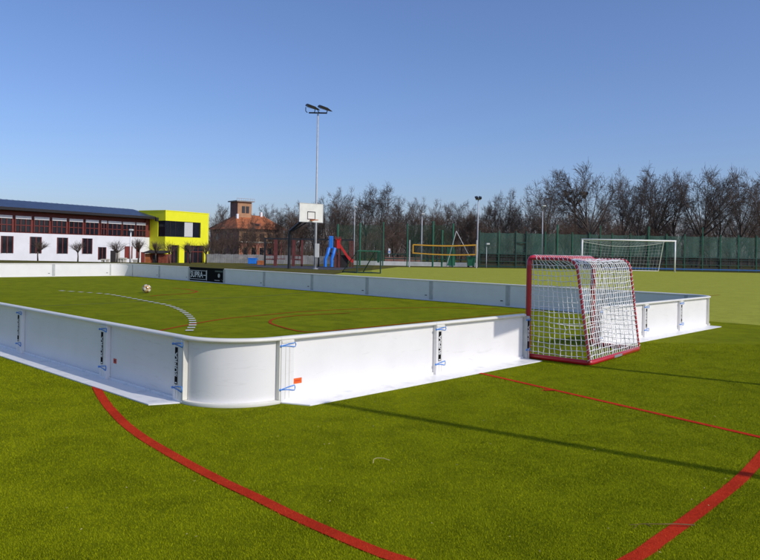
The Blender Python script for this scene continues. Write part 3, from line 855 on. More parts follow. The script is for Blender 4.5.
def football_goal():
    Y = 55.0
    p = at(582.0, Y)
    root = thing('football_goal', 'large white football goal on the far pitch behind the red goal', 'goal', (p.x, p.y, 0), R2(2))
    W, h = 7.32, 2.44
    for x in (0, W): MB().tube([(x, 0, 0), (x, 0, h)], 0.06, 10).build('post', M['white'], root, smooth=True)
    MB().tube([(-0.06, 0, h), (W+0.06, 0, h)], 0.06, 10).build('crossbar', M['white'], root, smooth=True)
    b = MB()
    for x in (0.08, W-0.08): b.tube([(x, 0.03, h), (x+0.35*(1 if x < 1 else -1), 1.1, h-0.05), (x+0.35*(1 if x < 1 else -1), 2.0, 0.05)], 0.03, 6)
    b.tube([(0.43, 2.0, 0.05), (W-0.43, 2.0, 0.05)], 0.03, 6)
    b.build('net_frame', M['white'], root)
    g = []
    for i in range(13):
        t = i/12; row = []
        for j in range(25):
            x = 0.4 + (W-0.8)*j/24
            y, z = ((1.1*t/0.3), h-0.04) if t < 0.3 else (1.1+0.9*(t-0.3)/0.7, (h-0.05)*(1-(t-0.3)/0.7)+0.03)
            row.append((x, y, z - 0.38*math.sin(math.pi*j/24)*max(0, 1-abs(t-0.3)/0.35)))
        g.append(row)
    n = MB(); net_lines(n, g, 0.004)
    n.build('net', M['net'], root); MB().tube([(q[0], q[1]+0.03, q[2]-0.01) for q in g[4]], 0.018, 4).build('net_cord', M['net'], root)
football_goal()

# ------------------------------------------------------------------ fences
def screen_fence():
    """dark green wind screen fence behind the pitch, one run"""
    YF = 61.0
    ua, ub = 478.5, 800.0
    root = thing('screen_fence', 'tall green fence with wind screen and dark lower half behind the far pitch', 'fence', (at(ua, YF).x, YF, 0))
    x_at = lambda u: (at(u, YF).x - root.location.x)
    z_at = lambda u, v: at(u, YF, v).z
    L = x_at(ub)
    ztop = z_at(500, 232.5); zm = z_at(500, 254.0)
    sc = MB(); k = 60
    for i in range(k):
        x0, x1 = L*i/k, L*(i+1)/k
        w0, w1 = 0.05*math.sin(i*1.7), 0.05*math.sin((i+1)*1.7)
        s0, s1 = 0.06*abs(math.sin(i*0.9)), 0.06*abs(math.sin((i+1)*0.9))
        sc.quad((x0, w0, zm), (x1, w1, zm), (x1, w1, ztop-s1), (x0, w0, ztop-s0))
    sc.build('wind_screen', M['screen'], root)
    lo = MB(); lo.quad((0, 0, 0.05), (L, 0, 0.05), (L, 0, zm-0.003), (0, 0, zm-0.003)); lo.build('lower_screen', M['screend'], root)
    for u in (479.2, 498.5, 515.5, 526, 545, 557, 572, 589, 600, 612, 630, 648, 666, 684, 702, 720, 738, 756, 774):
        x = x_at(u)
        hgt = ztop + (0.75 if u in (557, 600, 648, 702) else 0.15)
        MB().tube([(x, -0.06, 0), (x, -0.06, hgt)], 0.07 if u in (479.2, 515.5, 526, 557, 648) else 0.045, 8).build('fence_post', M['dgreenp'] if u in (479.2, 515.5, 526) else M['greenp'], root)
    r = MB()
    for z, t in ((zm, 0.04), (0.55, 0.03), (1.0, 0.02), (0.12, 0.05)): r.box(0, L, -0.10, -0.04, z-t, z+t)
    r.build('rail', M['dgreenp'], root)
    g = MB(); x0, x1 = x_at(516.2), x_at(525.4)
    g.box(x0, x1, -0.14, -0.08, z_at(520, 242.6)-0.05, z_at(520, 242.6)+0.05); g.box(x0, x1, -0.14, -0.08, 1.3, 1.36)
    g.build('gate_frame', M['dgreenp'], root)
    p0, p1 = at(604, YF-1.2), at(800, YF-1.2)
    o = MB().box(p0.x, p1.x, p0.y, p0.y+0.05, 0.14, 0.22).build('blue_barrier', M['bluedark'])
    o.location.z = 0.02
    tag(o, 'long low blue barrier strip at the foot of the green fence', 'barrier')
screen_fence()

def ball_nets():
    Y = 59.0
    root = thing('ball_net', 'tall green ball catching net on posts behind the volleyball net', 'net fence', (at(336, Y).x, Y, 0))
    x_at = lambda u: at(u, Y).x - root.location.x
    for u, vt in ((337.5, 224), (359.8, 223), (383, 222), (407.2, 223.5), (432.8, 221), (442, 230), (452.8, 223.5)):
        x = x_at(u); z = at(u, Y, vt).z
        MB().tube([(x, 0, 0), (x, 0, z)], 0.075 if u not in (383, 407.2) else 0.05, 8).build('post', M['greenp'], root)
    us = [337.5, 359.8, 383, 407.2, 432.8, 452.8]
    for ua, ub in zip(us, us[1:]):
        if ua in (383,): continue
        za, zb = at(ua, Y, 225).z, at(ub, Y, 225).z
        n = MB(); n.quad((x_at(ua), 0.04, 0.1), (x_at(ub), 0.04, 0.1), (x_at(ub), 0.04, zb), (x_at(ua), 0.04, za)); n.build('net', M['gnet'], root)
    # folded curtain hanging on the net
    c = MB()
    for k in range(9):
        x = x_at(447.5+0.9*k); c.tube([(x, 0.02, 0.15), (x+0.05*math.sin(k*2), 0.03, 1.0), (x, 0.02, 1.7-0.1*(k % 3))], 0.06, 5)
    c.build('net_bundle', M['greenp'], root)
    w = MB(); 
    w.tube([(x_at(455.5), -0.3, at(455.5, Y, 231).z), (x_at(446), -0.5, 0.05)], 0.03, 5)
    w.tube([(x_at(455.5), -0.3, at(455.5, Y, 231).z), (x_at(468.5), -0.5, at(468, Y, 256).z)], 0.025, 5)
    w.build('guy_wire', M['greypole'], root)
ball_nets()

def volleyball_net():
    Y = 57.0
    root = thing('volleyball_net', 'volleyball net edged with amber tape on grey posts', 'volleyball net', (at(409.5, Y).x, Y, 0))
    x_at = lambda u: at(u, Y).x - root.location.x
    z_at = lambda u, v: at(u, Y, v).z
    for u in (409.5, 476.6):
        MB().tube([(x_at(u), 0, 0), (x_at(u), 0, z_at(u, 240))], 0.05, 8).build('post', M['greypole'], root)
    xa, xb = x_at(413), x_at(476)
    t = MB()
    def band(va0, va1, w):
        k = 12; pts = []
        for i in range(k+1):
            f = i/k; x = xa+(xb-xa)*f
            z = z_at(413, va0)*(1-f)+z_at(476, va1)*f - 0.08*math.sin(math.pi*f)
            pts.append((x, z))
        for (x0, z0), (x1, z1) in zip(pts, pts[1:]):
            bb = len(t.v)
            for yy in (-0.012, 0.012):
                for x, z in ((x0, z0-w), (x1, z1-w), (x1, z1+w), (x0, z0+w)): t.v.append((x, yy, z))
            t.face((bb, bb+1, bb+2, bb+3)); t.face((bb+7, bb+6, bb+5, bb+4)); t.face((bb+3, bb+2, bb+6, bb+7)); t.face((bb, bb+4, bb+5, bb+1))
    band(244.6, 245.0, 0.05); band(252.9, 254.6, 0.045)
    for x, u in ((xa, 413), (xb, 476)): t.box(x-0.05, x+0.05, -0.014, 0.014, z_at(u, 253.6), z_at(u, 244.6))
    t.build('net_tape', M['amber'], root)
    n = MB(); n.quad((xa, 0, z_at(413, 252.9)), (xb, 0, z_at(476, 254.6)), (xb, 0, z_at(476, 245)), (xa, 0, z_at(413, 244.6))); n.build('net', M['bnet'], root)
volleyball_net()

def misc_far():
    # pale kerb strip behind the pitch
    p0, p1 = at(352, 62.5), at(478, 62.5)
    o = MB().box(p0.x, p1.x, p0.y, p0.y+0.3, 0, 0.36).build('kerb', M['concrete']); tag(o, 'long low pale concrete edging behind the pitch under the green nets', 'kerb')
    # green waste container
    p = at(471, 61)
    r = thing('waste_container', 'green tapered waste container beside the wind screen fence', 'container', (p.x, p.y, 0))
    b = MB(); bb = 0
    T0, T1 = 0.27, 0.36
    b.v += [(-T0, -T0, 0.12), (T0, -T0, 0.12), (T0, T0, 0.12), (-T0, T0, 0.12), (-T1, -T1, 0.86), (T1, -T1, 0.86), (T1, T1, 0.86), (-T1, T1, 0.86)]
    for q in ((0,3,2,1),(4,5,6,7),(0,1,5,4),(1,2,6,5),(2,3,7,6),(3,0,4,7)): b.face(q)
    b.build('bin_body', M['greenp'], r); MB().box(-0.39, 0.39, -0.40, 0.38, 0.862, 0.93).build('lid', M['greenp'], r, bevel=0.02)
    for x in (-0.22, 0.22): MB().tube([(x, -0.06, 0.08), (x, 0.06, 0.08)], 0.08, 12).build('wheel', M['blackm'], r)
    # low reddish wall
    Y = 74; p0, p1 = at(385, Y), at(422, Y)
    o = MB().box(p0.x, p1.x, Y, Y+0.3, gz(p0.x, Y)-0.05, at(400, Y, 257.3).z).build('brick_wall', M['brickd']); tag(o, 'low reddish brick wall behind the green nets', 'wall')
    Y = 70; p0, p1 = at(383, Y), at(470, Y)
    b = MB(); b.box(0, p1.x-p0.x, -0.02, 0.02, 0.5, 0.6); b.box(0, p1.x-p0.x, -0.02, 0.02, 0.95, 1.03)
    r = thing('railing', 'dark green railing in front of the low brick wall', 'railing', (p0.x, Y, gz(p0.x, Y)))
    b.build('rail', M['dgreenp'], r)
    k = MB()
    for i in range(9): MB().tube([((p1.x-p0.x)*i/8, 0.05, 0), ((p1.x-p0.x)*i/8, 0.05, 1.06)], 0.04, 6).build('post', M['dgreenp'], r)
    # white and blue road sign
    Y = 78; p = at(389.3, Y)
    r = thing('road_sign', 'small white and blue sign on a post behind the railing', 'sign', (p.x, Y, gz(p.x, Y)))
    zt = at(389.3, Y, 248.6).z - r.location.z; zb = at(389.3, Y, 256.5).z - r.location.z
    MB().tube([(0, 0, 0), (0, 0, zt)], 0.04, 8).build('post', M['greypole'], r)
    MB().box(-0.11, 0.11, -0.065, -0.045, zb+0.25, zt).build('sign_plate', M['letter'], r, bevel=0.005)
    MB().box(-0.075, 0.075, -0.070, -0.0655, zb+0.42, zb+0.62).build('blue_field', M['bluep'], r)
    # grey paling fence and blue bin behind the playground
    Y = 90; p0, p1 = at(207, Y), at(346, Y)
    r = thing('paling_fence', 'weathered grey paling fence in front of the brick villa', 'fence', (p0.x, Y, -0.62))
    zt = at(250, Y, 254.6).z + 0.62
    pl = MB(); L = p1.x-p0.x; n = 110
    rnd = random.Random(4)
    for i in range(n): pl.box(L*i/n+0.015, L*(i+0.86)/n, -0.015, 0.015, 0.04, zt+rnd.uniform(-0.04, 0.04))
    o = pl.build('palings', M['fencegrey'], r)
    ra = MB(); ra.box(0, L, 0.016, 0.06, 0.3, 0.38); ra.box(0, L, 0.016, 0.06, zt-0.3, zt-0.22); ra.build('rail', M['fencegrey'], r)
    for i in range(12): MB().box(L*i/11-0.06, L*i/11+0.06, 0.062, 0.16, 0, zt).build('fence_post', M['fencegrey'], r)
    Y = 72; p = at(252.8, Y)
    r = thing('blue_bin', 'blue waste bin standing before the grey paling fence', 'bin', (p.x, Y, gz(p.x, Y)))
    MB().box(-0.42, 0.42, -0.3, 0.3, 0.1, 0.62).build('bin_body', M['bluep'], r, bevel=0.04); MB().box(-0.45, 0.45, -0.33, 0.33, 0.622, 0.70).build('lid', M['bluep'], r, bevel=0.02)
    MB().box(0.5, 1.3, -0.2, 0.2, 0, 0.45).build('step', M['shedo'], r)
misc_far()

# ------------------------------------------------------------------ lamp posts
def lamp_post(u, Y, vt, kind, label, rad=0.06, m='greypole'):
    p = at(u, Y); z0 = gz(p.x, Y); h = at(u, Y, vt).z - z0
    r = thing('street_lamp', label, 'lamp post', (p.x, Y, z0), 0, 'lamp posts round the sports ground')
    MB().tube([(0, 0, 0), (0, 0, h*0.4), (0, 0, h)], [rad*1.25, rad, rad*0.75], 8).build('pole', M[m], r, smooth=True)
    s = Y/FPX
    if kind == 'double':
        MB().box(-2.6*s, 2.6*s, -0.06, 0.06, h-0.02, h+0.10).build('crossarm', M['greypole'], r)
        for x, t in ((-1.9, -10), (1.7, 12)):
            T = Matrix.Translation((x*s, -0.1, h+0.20)) @ Matrix.Rotation(R2(t), 4, 'Y') @ Matrix.Rotation(R2(20), 4, 'X')
            MB().box(-1.4*s, 1.4*s, -0.25, 0.25, -0.07, 0.07, T=T).build('lamp_head', M['blackm'], r)
    elif kind == 'arm':
        MB().tube([(0, 0, h-0.1), (-0.05, -0.2, h+0.15), (-0.20, -0.9, h+0.28)], 0.035, 6).build('arm', M[m], r)
        MB().box(-0.35, -0.05, -1.5, -0.85, h+0.22, h+0.34).build('lamp_head', M['panelgrey'], r, bevel=0.03)
    else:
        T = Matrix.Translation((0.1, -0.1, h+0.08))
        MB().box(-0.16, 0.12, -0.2, 0.2, -0.06, 0.08, T=T).build('lamp_head', M['panelgrey'], r, bevel=0.03)
lamp_post(477.3, 66, 199.8, 'double', 'grey lamp post with two dark lamp heads left of the wind screen')
lamp_post(421.4, 64, 215, 'single', 'pale lamp post behind the volleyball net')
lamp_post(542, 64, 210, 'arm', 'pale lamp post with curved arm behind the wind screen fence', 0.05)
lamp_post(354, 70, 208, 'single', 'thin grey lamp post behind the playground slide', 0.05)
lamp_post(130.5, 60, 231, 'single', 'short white lamp post in front of the white building', 0.07, 'white')
lamp_post(486.5, 60, 245, 'single', 'short white post lamp in front of the wind screen', 0.035)

# ------------------------------------------------------------------ playground
def playground():
    Y = 52.0
    r = thing('climbing_frame', 'long maroon timber climbing frame with ladder on the asphalt yard', 'climbing frame', (at(264, Y).x, Y, 0))
    x_at = lambda u: at(u, Y).x - r.location.x
    zt = at(300, Y, 240.2).z
    for u, w in ((265, 0.06), (275.5, 0.11), (293.5, 0.10), (302, 0.07), (318.8, 0.06), (350.2, 0.06), (353, 0.06)):
        x = x_at(u); MB().box(x-w, x+w, -w, w, 0, zt + (0.02 if u != 318.8 else -0.05)).build('post', M['marone'] if u not in (265, 318.8) else M['blackm'], r)
    MB().box(x_at(264), x_at(353.6), -0.05, 0.05, zt+0.022, zt+0.14).build('beam', M['blackm'], r)
    b = MB()
    for k in range(6): b.tube([(x_at(350.2), -0.03, 0.25+0.28*k), (x_at(353), -0.03, 0.25+0.28*k)], 0.03, 6)
    b.build('ladder', M['marone'], r)
    b = MB()
    for u0, u1 in ((277, 281), (281, 285), (288, 292), (295, 299)):
        b.tube([(x_at(u0), 0, zt), (x_at(u0)+0.05, 0, 0.55)], 0.018, 5); b.tube([(x_at(u1), 0, zt), (x_at(u1)-0.05, 0, 0.55)], 0.018, 5)
        b.box(x_at(u0), x_at(u1), -0.1, 0.1, 0.5, 0.55)
    b.build('swing', M['marone'], r)
    b = MB()
    for z in (0.45, 0.75): b.box(x_at(266), x_at(275), -0.03, 0.03, z, z+0.08); b.box(x_at(294), x_at(302), -0.03, 0.03, z, z+0.08)
    b.build('plank', M['marone'], r)
    # tower with slide
    Yt = 51
    t = thing('slide_tower', 'playground tower with blue panel and red slide', 'slide', (at(335, Yt).x, Yt, 0))
    x_at2 = lambda u: at(u, Yt).x - t.location.x
    z2 = lambda u, v: at(u, Yt, v).z
    b = MB(); b.box(x_at2(329.3), x_at2(333.6), -0.65, -0.58, z2(331, 248.5), z2(331, 236.2)); b.build('blue_panel', M['bluep'], t, bevel=0.05)
    for ua, ub in ((328.6, 326.4), (334.2, 332.6)):
        b = MB(); b.tube([(x_at2(ua+1.0), -0.62, z2(331, 248)), (x_at2(ua-0.2), -0.75, z2(331, 254)), (x_at2(ub), -0.8, z2(331, 259)), (x_at2(ub), -0.8, 0.05)], [0.13, 0.12, 0.11, 0.11], 8); b.build('leg', M['bluep'], t)
    for u in (336.2, 339.5):
        for yy in (-0.5, 0.5): MB().box(x_at2(u)-0.07, x_at2(u)+0.07, yy-0.07, yy+0.07, 0, z2(337, 236.8)).build('post', M['marone'], t)
    MB().box(x_at2(329), x_at2(340), -0.55, 0.55, 0.95, 1.05).build('platform', M['marone'], t)
    b = MB(); b.box(x_at2(337.0), x_at2(340.5), -0.62, -0.58, z2(337, 248.5), z2(337, 239.5)); b.box(x_at2(336), x_at2(341.5), -0.62, -0.58, z2(337, 240), z2(337, 239)); b.build('red_panel', M['redp'], t)
    s = MB(); pts = [(x_at2(339.8), z2(340, 246)), (x_at2(342), z2(342, 249.5)), (x_at2(348), z2(348, 258)), (x_at2(351), z2(351, 261.2)), (x_at2(353.5), z2(353, 262.2))]
    for (xa, za), (xb, zb) in zip(pts, pts[1:]):
        for y0, y1, up in ((-0.30, 0.30, 0.0), (-0.34, -0.30, 0.18), (0.30, 0.34, 0.18)):
            bb = len(s.v)
            for yy in (y0, y1): s.v += [(xa, yy, za-0.04), (xb, yy, zb-0.04), (xb, yy, zb+up), (xa, yy, za+up)]
            for q in ((0,1,2,3),(7,6,5,4),(3,2,6,7),(0,4,5,1)): s.face(tuple(bb+i for i in q))
    s.build('slide_chute', M['redp'], t)
    MB().box(x_at2(336), x_at2(348), -0.2, 0.2, 0.0, 0.9).build('tower_base', M['darkw'], t)
playground()

# ------------------------------------------------------------------ buildings
E1 = Vector((0.5, 0.866, 0)); EN = Vector((0.866, -0.5, 0))     # facade direction (to the right, away) and its normal
def col_s(P, e, u):
    """distance along the facade P + s e where photograph column u falls"""
    k = (u-380.0)/FPX
    return (k*P.y - P.x)/(e.x - k*e.y)
def vz(P, e, u, v):
    s = col_s(P, e, u); return at(u, P.y+e.y*s, v).z

GZ = -0.62
def yellow_building():
    P = Vector((-25.75, 85.0, 0))
    s = lambda u: col_s(P, E1, u)
    z = lambda u, v: vz(P, E1, u, v) - GZ
    root = thing('yellow_building', 'bright yellow two storey cube building with wide dark corner window', 'building', (P.x, P.y, GZ), math.atan2(E1.y, E1.x))
    Lx = s(208.2); D = 4.6; h = z(165.5, 210.8)
    # local x along facade, +y = away from facade normal (inside); left face is x = 0
    wz0, wz1 = z(178, 237.0), z(178, 221.3)
    wx1 = s(200.3); wy = 1.25
    dz = z(178, 245.2)
    dx0, dx1, gx0, gx1 = s(171.2), s(179.2), s(184.4), s(204.2)
    w = MB()
    w.box(0, Lx, 0, D, wz1, h); w.box(0, Lx, 0, D, dz, wz0)
    w.box(wx1, Lx, 0, D, wz0, wz1); w.box(0, 0.3, wy, D, wz0, wz1)
    w.box(0, dx0, 0, D, 0, dz); w.box(dx1, gx0, 0, D, 0, dz); w.box(gx1, Lx, 0, D, 0, dz)
    w.box(0.31, wx1-0.02, 1.3, D-0.1, wz0, wz1); w.box(dx0, gx1, 1.0, D-0.1, 0, dz)
    w.build('wall', M['yellow'], root)
    MB().box(-0.03, Lx+0.03, -0.03, D, h, h+0.10).build('roof_edge', M['yellow'], root)
    g = MB(); g.box(0.06, wx1, 0.10, 0.16, wz0, wz1); g.box(0.06, 0.12, 0.16, wy, wz0, wz1)
    wi = g.build('window', M['glassd'], root)
    fr = MB()
    for u in (170, 175.5): fr.box(s(u)-0.03, s(u)+0.03, 0.05, 0.10, wz0, wz1)
    fr.box(0.02, wx1, 0.03, 0.11, wz0, wz0+0.07); fr.box(0.02, wx1, 0.03, 0.11, wz1-0.07, wz1)
    fr.build('frame', M['darkw'], wi)
    MB().box(s(184.4), s(192.6), 0.045, 0.099, wz0+0.07, wz1-0.07).build('blind', M['panelgrey'], wi)
    d = MB().box(dx0, dx1, 0.25, 0.30, 0, dz).build('door', M['glassd'], root)
    MB().box((dx0+dx1)/2-0.04, (dx0+dx1)/2+0.04, 0.20, 0.25, 0, dz).build('door_frame', M['woodred'], d)
    g = MB().box(gx0, gx1, 0.3, 0.35, 0, dz).build('window', M['glassd'], root)
    f = MB()
    for k in range(5): f.box(gx0+(gx1-gx0)*k/4-0.04, gx0+(gx1-gx0)*k/4+0.04, 0.24, 0.30, 0, dz)
    f.box(gx0, gx1, 0.23, 0.24, dz*0.62, dz*0.66)
    f.build('frame', M['woodred'], g)
    MB().box(-0.35, 0.0, D*0.25, D*0.25+0.25, h*0.80, h*0.80+0.45).build('wall_lamp', M['blackm'], root)
yellow_building()

def white_building():
    P = Vector((-28.05, 86.3, 0))
    e = -E1
    s = lambda u: col_s(P, e, u)
    z = lambda u, v: vz(P, e, u, v) - GZ
    L = 26.0
    root = thing('white_building', 'long white two storey building with red framed upper windows', 'building', (P.x, P.y, GZ), math.atan2(E1.y, E1.x))
    # local x negative along the facade toward the left
    h = z(140, 218.5); zb = z(120, 236.3); wt = z(120, 221.5)
    w = MB(); w.box(-L, 0, 0, 10, 0, zb); w.build('lower_wall', M['stucco'], root)
    w = MB(); w.box(-L, 0, 0.15, 10, zb, h); w.build('upper_wall', M['woodred'], root)
    MB().box(-L-0.5, 0.35, -1.0, 10, h, h+0.28).build('eaves', M['darkw'], root)
    rf = MB(); zr = z(120, 211.0)+0.45
    rb = len(rf.v); rf.v += [(-L-0.5, -1.0, h+0.282), (0.35, -1.0, h+0.282), (0.35, 3.4, zr+0.1), (-L-0.5, 3.4, zr+0.1), (0.35, 10, h+0.282), (-L-0.5, 10, h+0.282)]
    for q in ((0,1,2,3),(3,2,4,5),(0,3,5),(1,4,2)): rf.face(tuple(rb+i for i in q))
    n = 40
    for i in range(n):
        x = -L + L*i/n
        rf.quad((x, -1.0, h+0.34), (x+0.08, -1.0, h+0.34), (x+0.08, 3.4, zr+0.16), (x, 3.4, zr+0.16))
    rf.build('roof', M['roofd'], root)
    # upper windows
    wins = [(136, 145.2), (122.5, 134.5), (107.8, 121), (100.8, 106.4)]
    x = -s(100.8) - 0.35
    spans = [(-s(b_), -s(a_)) for b_, a_ in [(w_[0], w_[1]) for w_ in wins]]
    spans = [(-s(w_[0]), -s(w_[1])) for w_ in wins]
    while x > -L+2.0:
        spans.append((x-1.7, x)); x -= 2.05
    for a, b_ in spans:
        g = MB().box(a, b_, 0.06, 0.10, zb+0.12, wt-0.30).build('window', M['glassd'], root)
        f = MB(); k = max(2, round((b_-a)/0.55))
        for i in range(k+1):
            xx = a+(b_-a)*i/k; f.box(xx-0.045, xx+0.045, 0.0, 0.06, zb+0.12, wt-0.30)
        f.box(a, b_, 0.0, 0.058, zb+0.75, zb+0.82)
        f.build('frame', M['woodred'], g)
        MB().box(a, b_, -0.03, 0.10, wt-0.30, wt).build('blind', M['letter'], g)
    # ground floor openings
    for u0, u1, v0, v1, kind in ((98, 106, 247, 259.5, 'window'), (110.5, 117, 250.5, 263, 'door'), (124.6, 132.2, 246.2, 258.5, 'red'), (136, 139.5, 246.5, 258, 'red'), (141, 144.5, 252, 262.5, 'red')):
        a, b_ = -s(u0), -s(u1); za, zt = max(0, z(u0, v1)), z(u0, v0)
        if kind == 'door': MB().box(a, b_, -0.04, -0.005, za, zt).build('door', M['darkw'], root)
        else:
            g = MB().box(a, b_, -0.04, -0.005, za, zt).build('window' if kind == 'window' else 'shutter', M['glassd'] if kind == 'window' else M['reddoor'], root)
            f = MB(); f.box(a, a+0.1, -0.07, -0.04, za, zt); f.box(b_-0.1, b_, -0.07, -0.04, za, zt); f.box((a+b_)/2-0.05, (a+b_)/2+0.05, -0.07, -0.04, za, zt)
            f.build('frame', M['woodred'], g)
    x = -s(92)
    k = 0
    while x > -L+2:
        g = MB().box(x-1.3, x, -0.04, -0.005, 1.0, 2.7).build('window', M['glassd'], root)
        f = MB(); f.box(x-1.3, x-1.2, -0.07, -0.04, 1.0, 2.7); f.box(x-0.1, x, -0.07, -0.04, 1.0, 2.7); f.box(x-0.7, x-0.6, -0.07, -0.04, 1.0, 2.7); f.build('frame', M['woodred'], g)
        x -= 3.1
    # red timber pier next to the yellow building
    MB().box(-s(145.0), 0.0, -0.02, 0.14, zb, h).build('corner_board', M['woodred'], root)
white_building()

def shed():
    Y = 79.0
    r = thing('garden_shed', 'low red brown plank shed in front of the yellow building', 'shed', (at(144.5, Y).x, Y, GZ))
    x_at = lambda u: at(u, Y).x - r.location.x
    h = at(155, Y, 253.5).z - GZ
    a, b_, c, d = x_at(145), x_at(150), x_at(158.5), x_at(166)
    MB().box(a, b_, 0, 2, 0, h*0.98).build('orange_side', M['shedo'], r)
    MB().box(b_, c, 0.25, 2, 0, h).build('plank_wall', M['shed'], r)
    MB().box(c, d, 0, 2, 0, h*0.97).build('plank_wall', M['shed'], r)
    MB().box(b_+0.25, b_+0.75, 0.18, 0.25, 0, h*0.85).build('door', M['darkw'], r)
    rf = MB(); bb = 0
    rf.v += [(a-0.2, -0.3, h+0.01), (d+0.1, -0.3, h+0.01), (d+0.1, 2.2, h+0.28), (a-0.2, 2.2, h+0.28), (a-0.2, -0.3, h+0.09), (d+0.1, -0.3, h+0.09), (d+0.1, 2.2, h+0.36), (a-0.2, 2.2, h+0.36)]
    for q in ((0,3,2,1),(4,5,6,7),(0,1,5,4),(1,2,6,5),(2,3,7,6),(3,0,4,7)): rf.face(q)
    rf.build('roof', M['darkw'], r)
    # pale stone gate pillar and bench blocks in front of the white building
    Y = 76
    p = at(118, Y); b = thing('stone_pillar', 'pale stone pillar before the grey door of the white building', 'pillar', (p.x, Y, GZ))
    h = at(118, Y, 251).z-GZ
    MB().box(-0.16, 0.16, -0.16, 0.16, 0, h).build('shaft', M['stone'], b); MB().box(-0.21, 0.21, -0.21, 0.21, h, h+0.10).build('cap_stone', M['stone'], b)
    for i, (u0, u1, v0, v1) in enumerate(((101.5, 109, 259, 262.5), (120, 126.5, 257.8, 262), (133, 138, 259.5, 262.6))):
        p0, p1 = at(u0, Y, v1), at(u1, Y, v0)
        q = thing('stone_bench', ['low pale stone bench at the left below the white building', 'low pale stone bench right of the stone pillar', 'low pale stone bench left of the plank shed'][i], 'bench', (p0.x, Y, GZ), 0, 'stone benches before the white building')
        w = p1.x-p0.x; hh = max(0.4, p1.z-GZ)
        MB().box(0, w, -0.25, 0.25, hh-0.14, hh).build('seat', M['stone'], q); MB().box(0.05, 0.25, -0.2, 0.2, 0, hh-0.14).build('support', M['stone'], q); MB().box(w-0.25, w-0.05, -0.2, 0.2, 0, hh-0.14).build('support', M['stone'], q)
shed()

def villa():
    Y = 138.0
    C = at(239.0, Y)                                   # the corner nearest to the camera
    P = Vector((C.x, Y, 0))
    er = Vector((0.80, 0.60, 0)); el = Vector((-0.60, 0.80, 0))
    root = thing('brick_villa', 'old red brick villa with orange tiled roof and square tower', 'house', (P.x, P.y, GZ), math.atan2(er.y, er.x))
    sr = lambda u: col_s(P, er, u); sl = lambda u: col_s(P, el, u)
    W = sr(283.0); D = sl(210.0)
    z = lambda u, v: at(u, Y, v).z - GZ
    he = z(239, 228.5); hr = z(250, 213.0)
    MB().box(0, W, 0, D, 0, he).build('wall', M['ochre'], root)
    MB().box(0.2, W*0.98, -0.05, -0.0, 0.4, he*0.55).build('brick_facing', M['brick'], root)
    MB().box(-0.06, 0.0, 0.2, D-0.2, 0.0, he*0.98).build('brick_facing', M['brickd'], root)  # browner sheet puts the shade of this left side into the colour
    rf = MB(); o = 0.7; ry = D/2
    rf.v += [(-o, -o, he), (W+o, -o, he), (W+o, D+o, he), (-o, D+o, he), (ry*0.35, ry, hr), (W-ry*0.15, ry, hr)]
    for q in ((0,1,5,4),(1,2,5),(2,3,4,5),(3,0,4),(0,3,2,1)): rf.face(q)
    roof = rf.build('roof', M['rtile'], root)
    MB().box(ry*0.35-0.75, ry*0.35-0.35, ry-2.2, ry-1.7, he+0.6, hr+0.05).build('chimney', M['letter'], roof)
    MB().box(W*0.80, W*0.80+0.45, ry-0.6, ry-0.1, hr-0.8, hr+0.7).build('chimney', M['letter'], roof)
    # dormer
    dm = MB(); a = W*0.36; dm.box(a, a+1.7, 1.0, 3.8, he+0.1, he+1.25); dm.build('dormer', M['brick'], roof)
    MB().box(a+0.4, a+1.3, 0.94, 1.0, he+0.35, he+1.05).build('dormer_window', M['glassd'], roof)
    # tower
    x0, x1 = sr(234)*1.0, 0
    tb0, tb1 = z(245, 199.5), hr-1.6
    tx = 2.2; tw = 3.1; ty = ry-1.4
    t = MB().box(tx, tx+tw, ty, ty+3.4, tb1, tb0).build('tower', M['ochre'], root)
    MB().box(tx-0.05, tx, ty, ty+3.4, tb1, tb0-0.1).build('shaded_tower_side', M['brickd'], t)  # darker sheet, shade of the tower's left face painted in
    MB().box(tx-0.45, tx+tw+0.45, ty-0.45, ty+3.8, tb0, tb0+0.22).build('tower_roof', M['fencegrey'], t)
    rl = MB()
    for i in range(9):
        xx = tx-0.4+(tw+0.8)*i/8; rl.tube([(xx, ty-0.4, tb0+0.2), (xx, ty-0.4, tb0+0.65)], 0.04, 4)
    rl.tube([(tx-0.4, ty-0.4, tb0+0.65), (tx+tw+0.4, ty-0.4, tb0+0.65)], 0.04, 4); rl.build('railing', M['greyprof'], t)
    tw_ = MB(); tw_.box(tx+0.9, tx+1.6, ty-0.05, ty, tb0-2.3, tb0-0.9); tw_.box(tx+1.8, tx+2.5, ty-0.05, ty, tb0-2.3, tb0-0.9); tw_.build('tower_window', M['glassd'], t)
    for zz in (he*0.12, he*0.60):
        for i in range(5):
            x = W*(0.08+0.185*i)
            g = MB().box(x, x+0.95, -0.10, -0.06, zz, zz+1.5).build('window', M['glassd'], root)
            f = MB(); f.box(x-0.12, x, -0.12, -0.05, zz-0.1, zz+1.6); f.box(x+0.95, x+1.07, -0.12, -0.05, zz-0.1, zz+1.6); f.box(x-0.12, x+1.07, -0.12, -0.05, zz+1.5, zz+1.62); f.build('frame', M['ochre'], g)
        for i in range(3):
            y = D*(0.2+0.25*i)
            MB().box(-0.11, -0.06, y, y+0.95, zz, zz+1.5).build('window', M['glassd'], root)
    MB().box(-0.08, W, -0.14, -0.055, he*0.54, he*0.58).build('string_course', M['stone'], root)
villa()

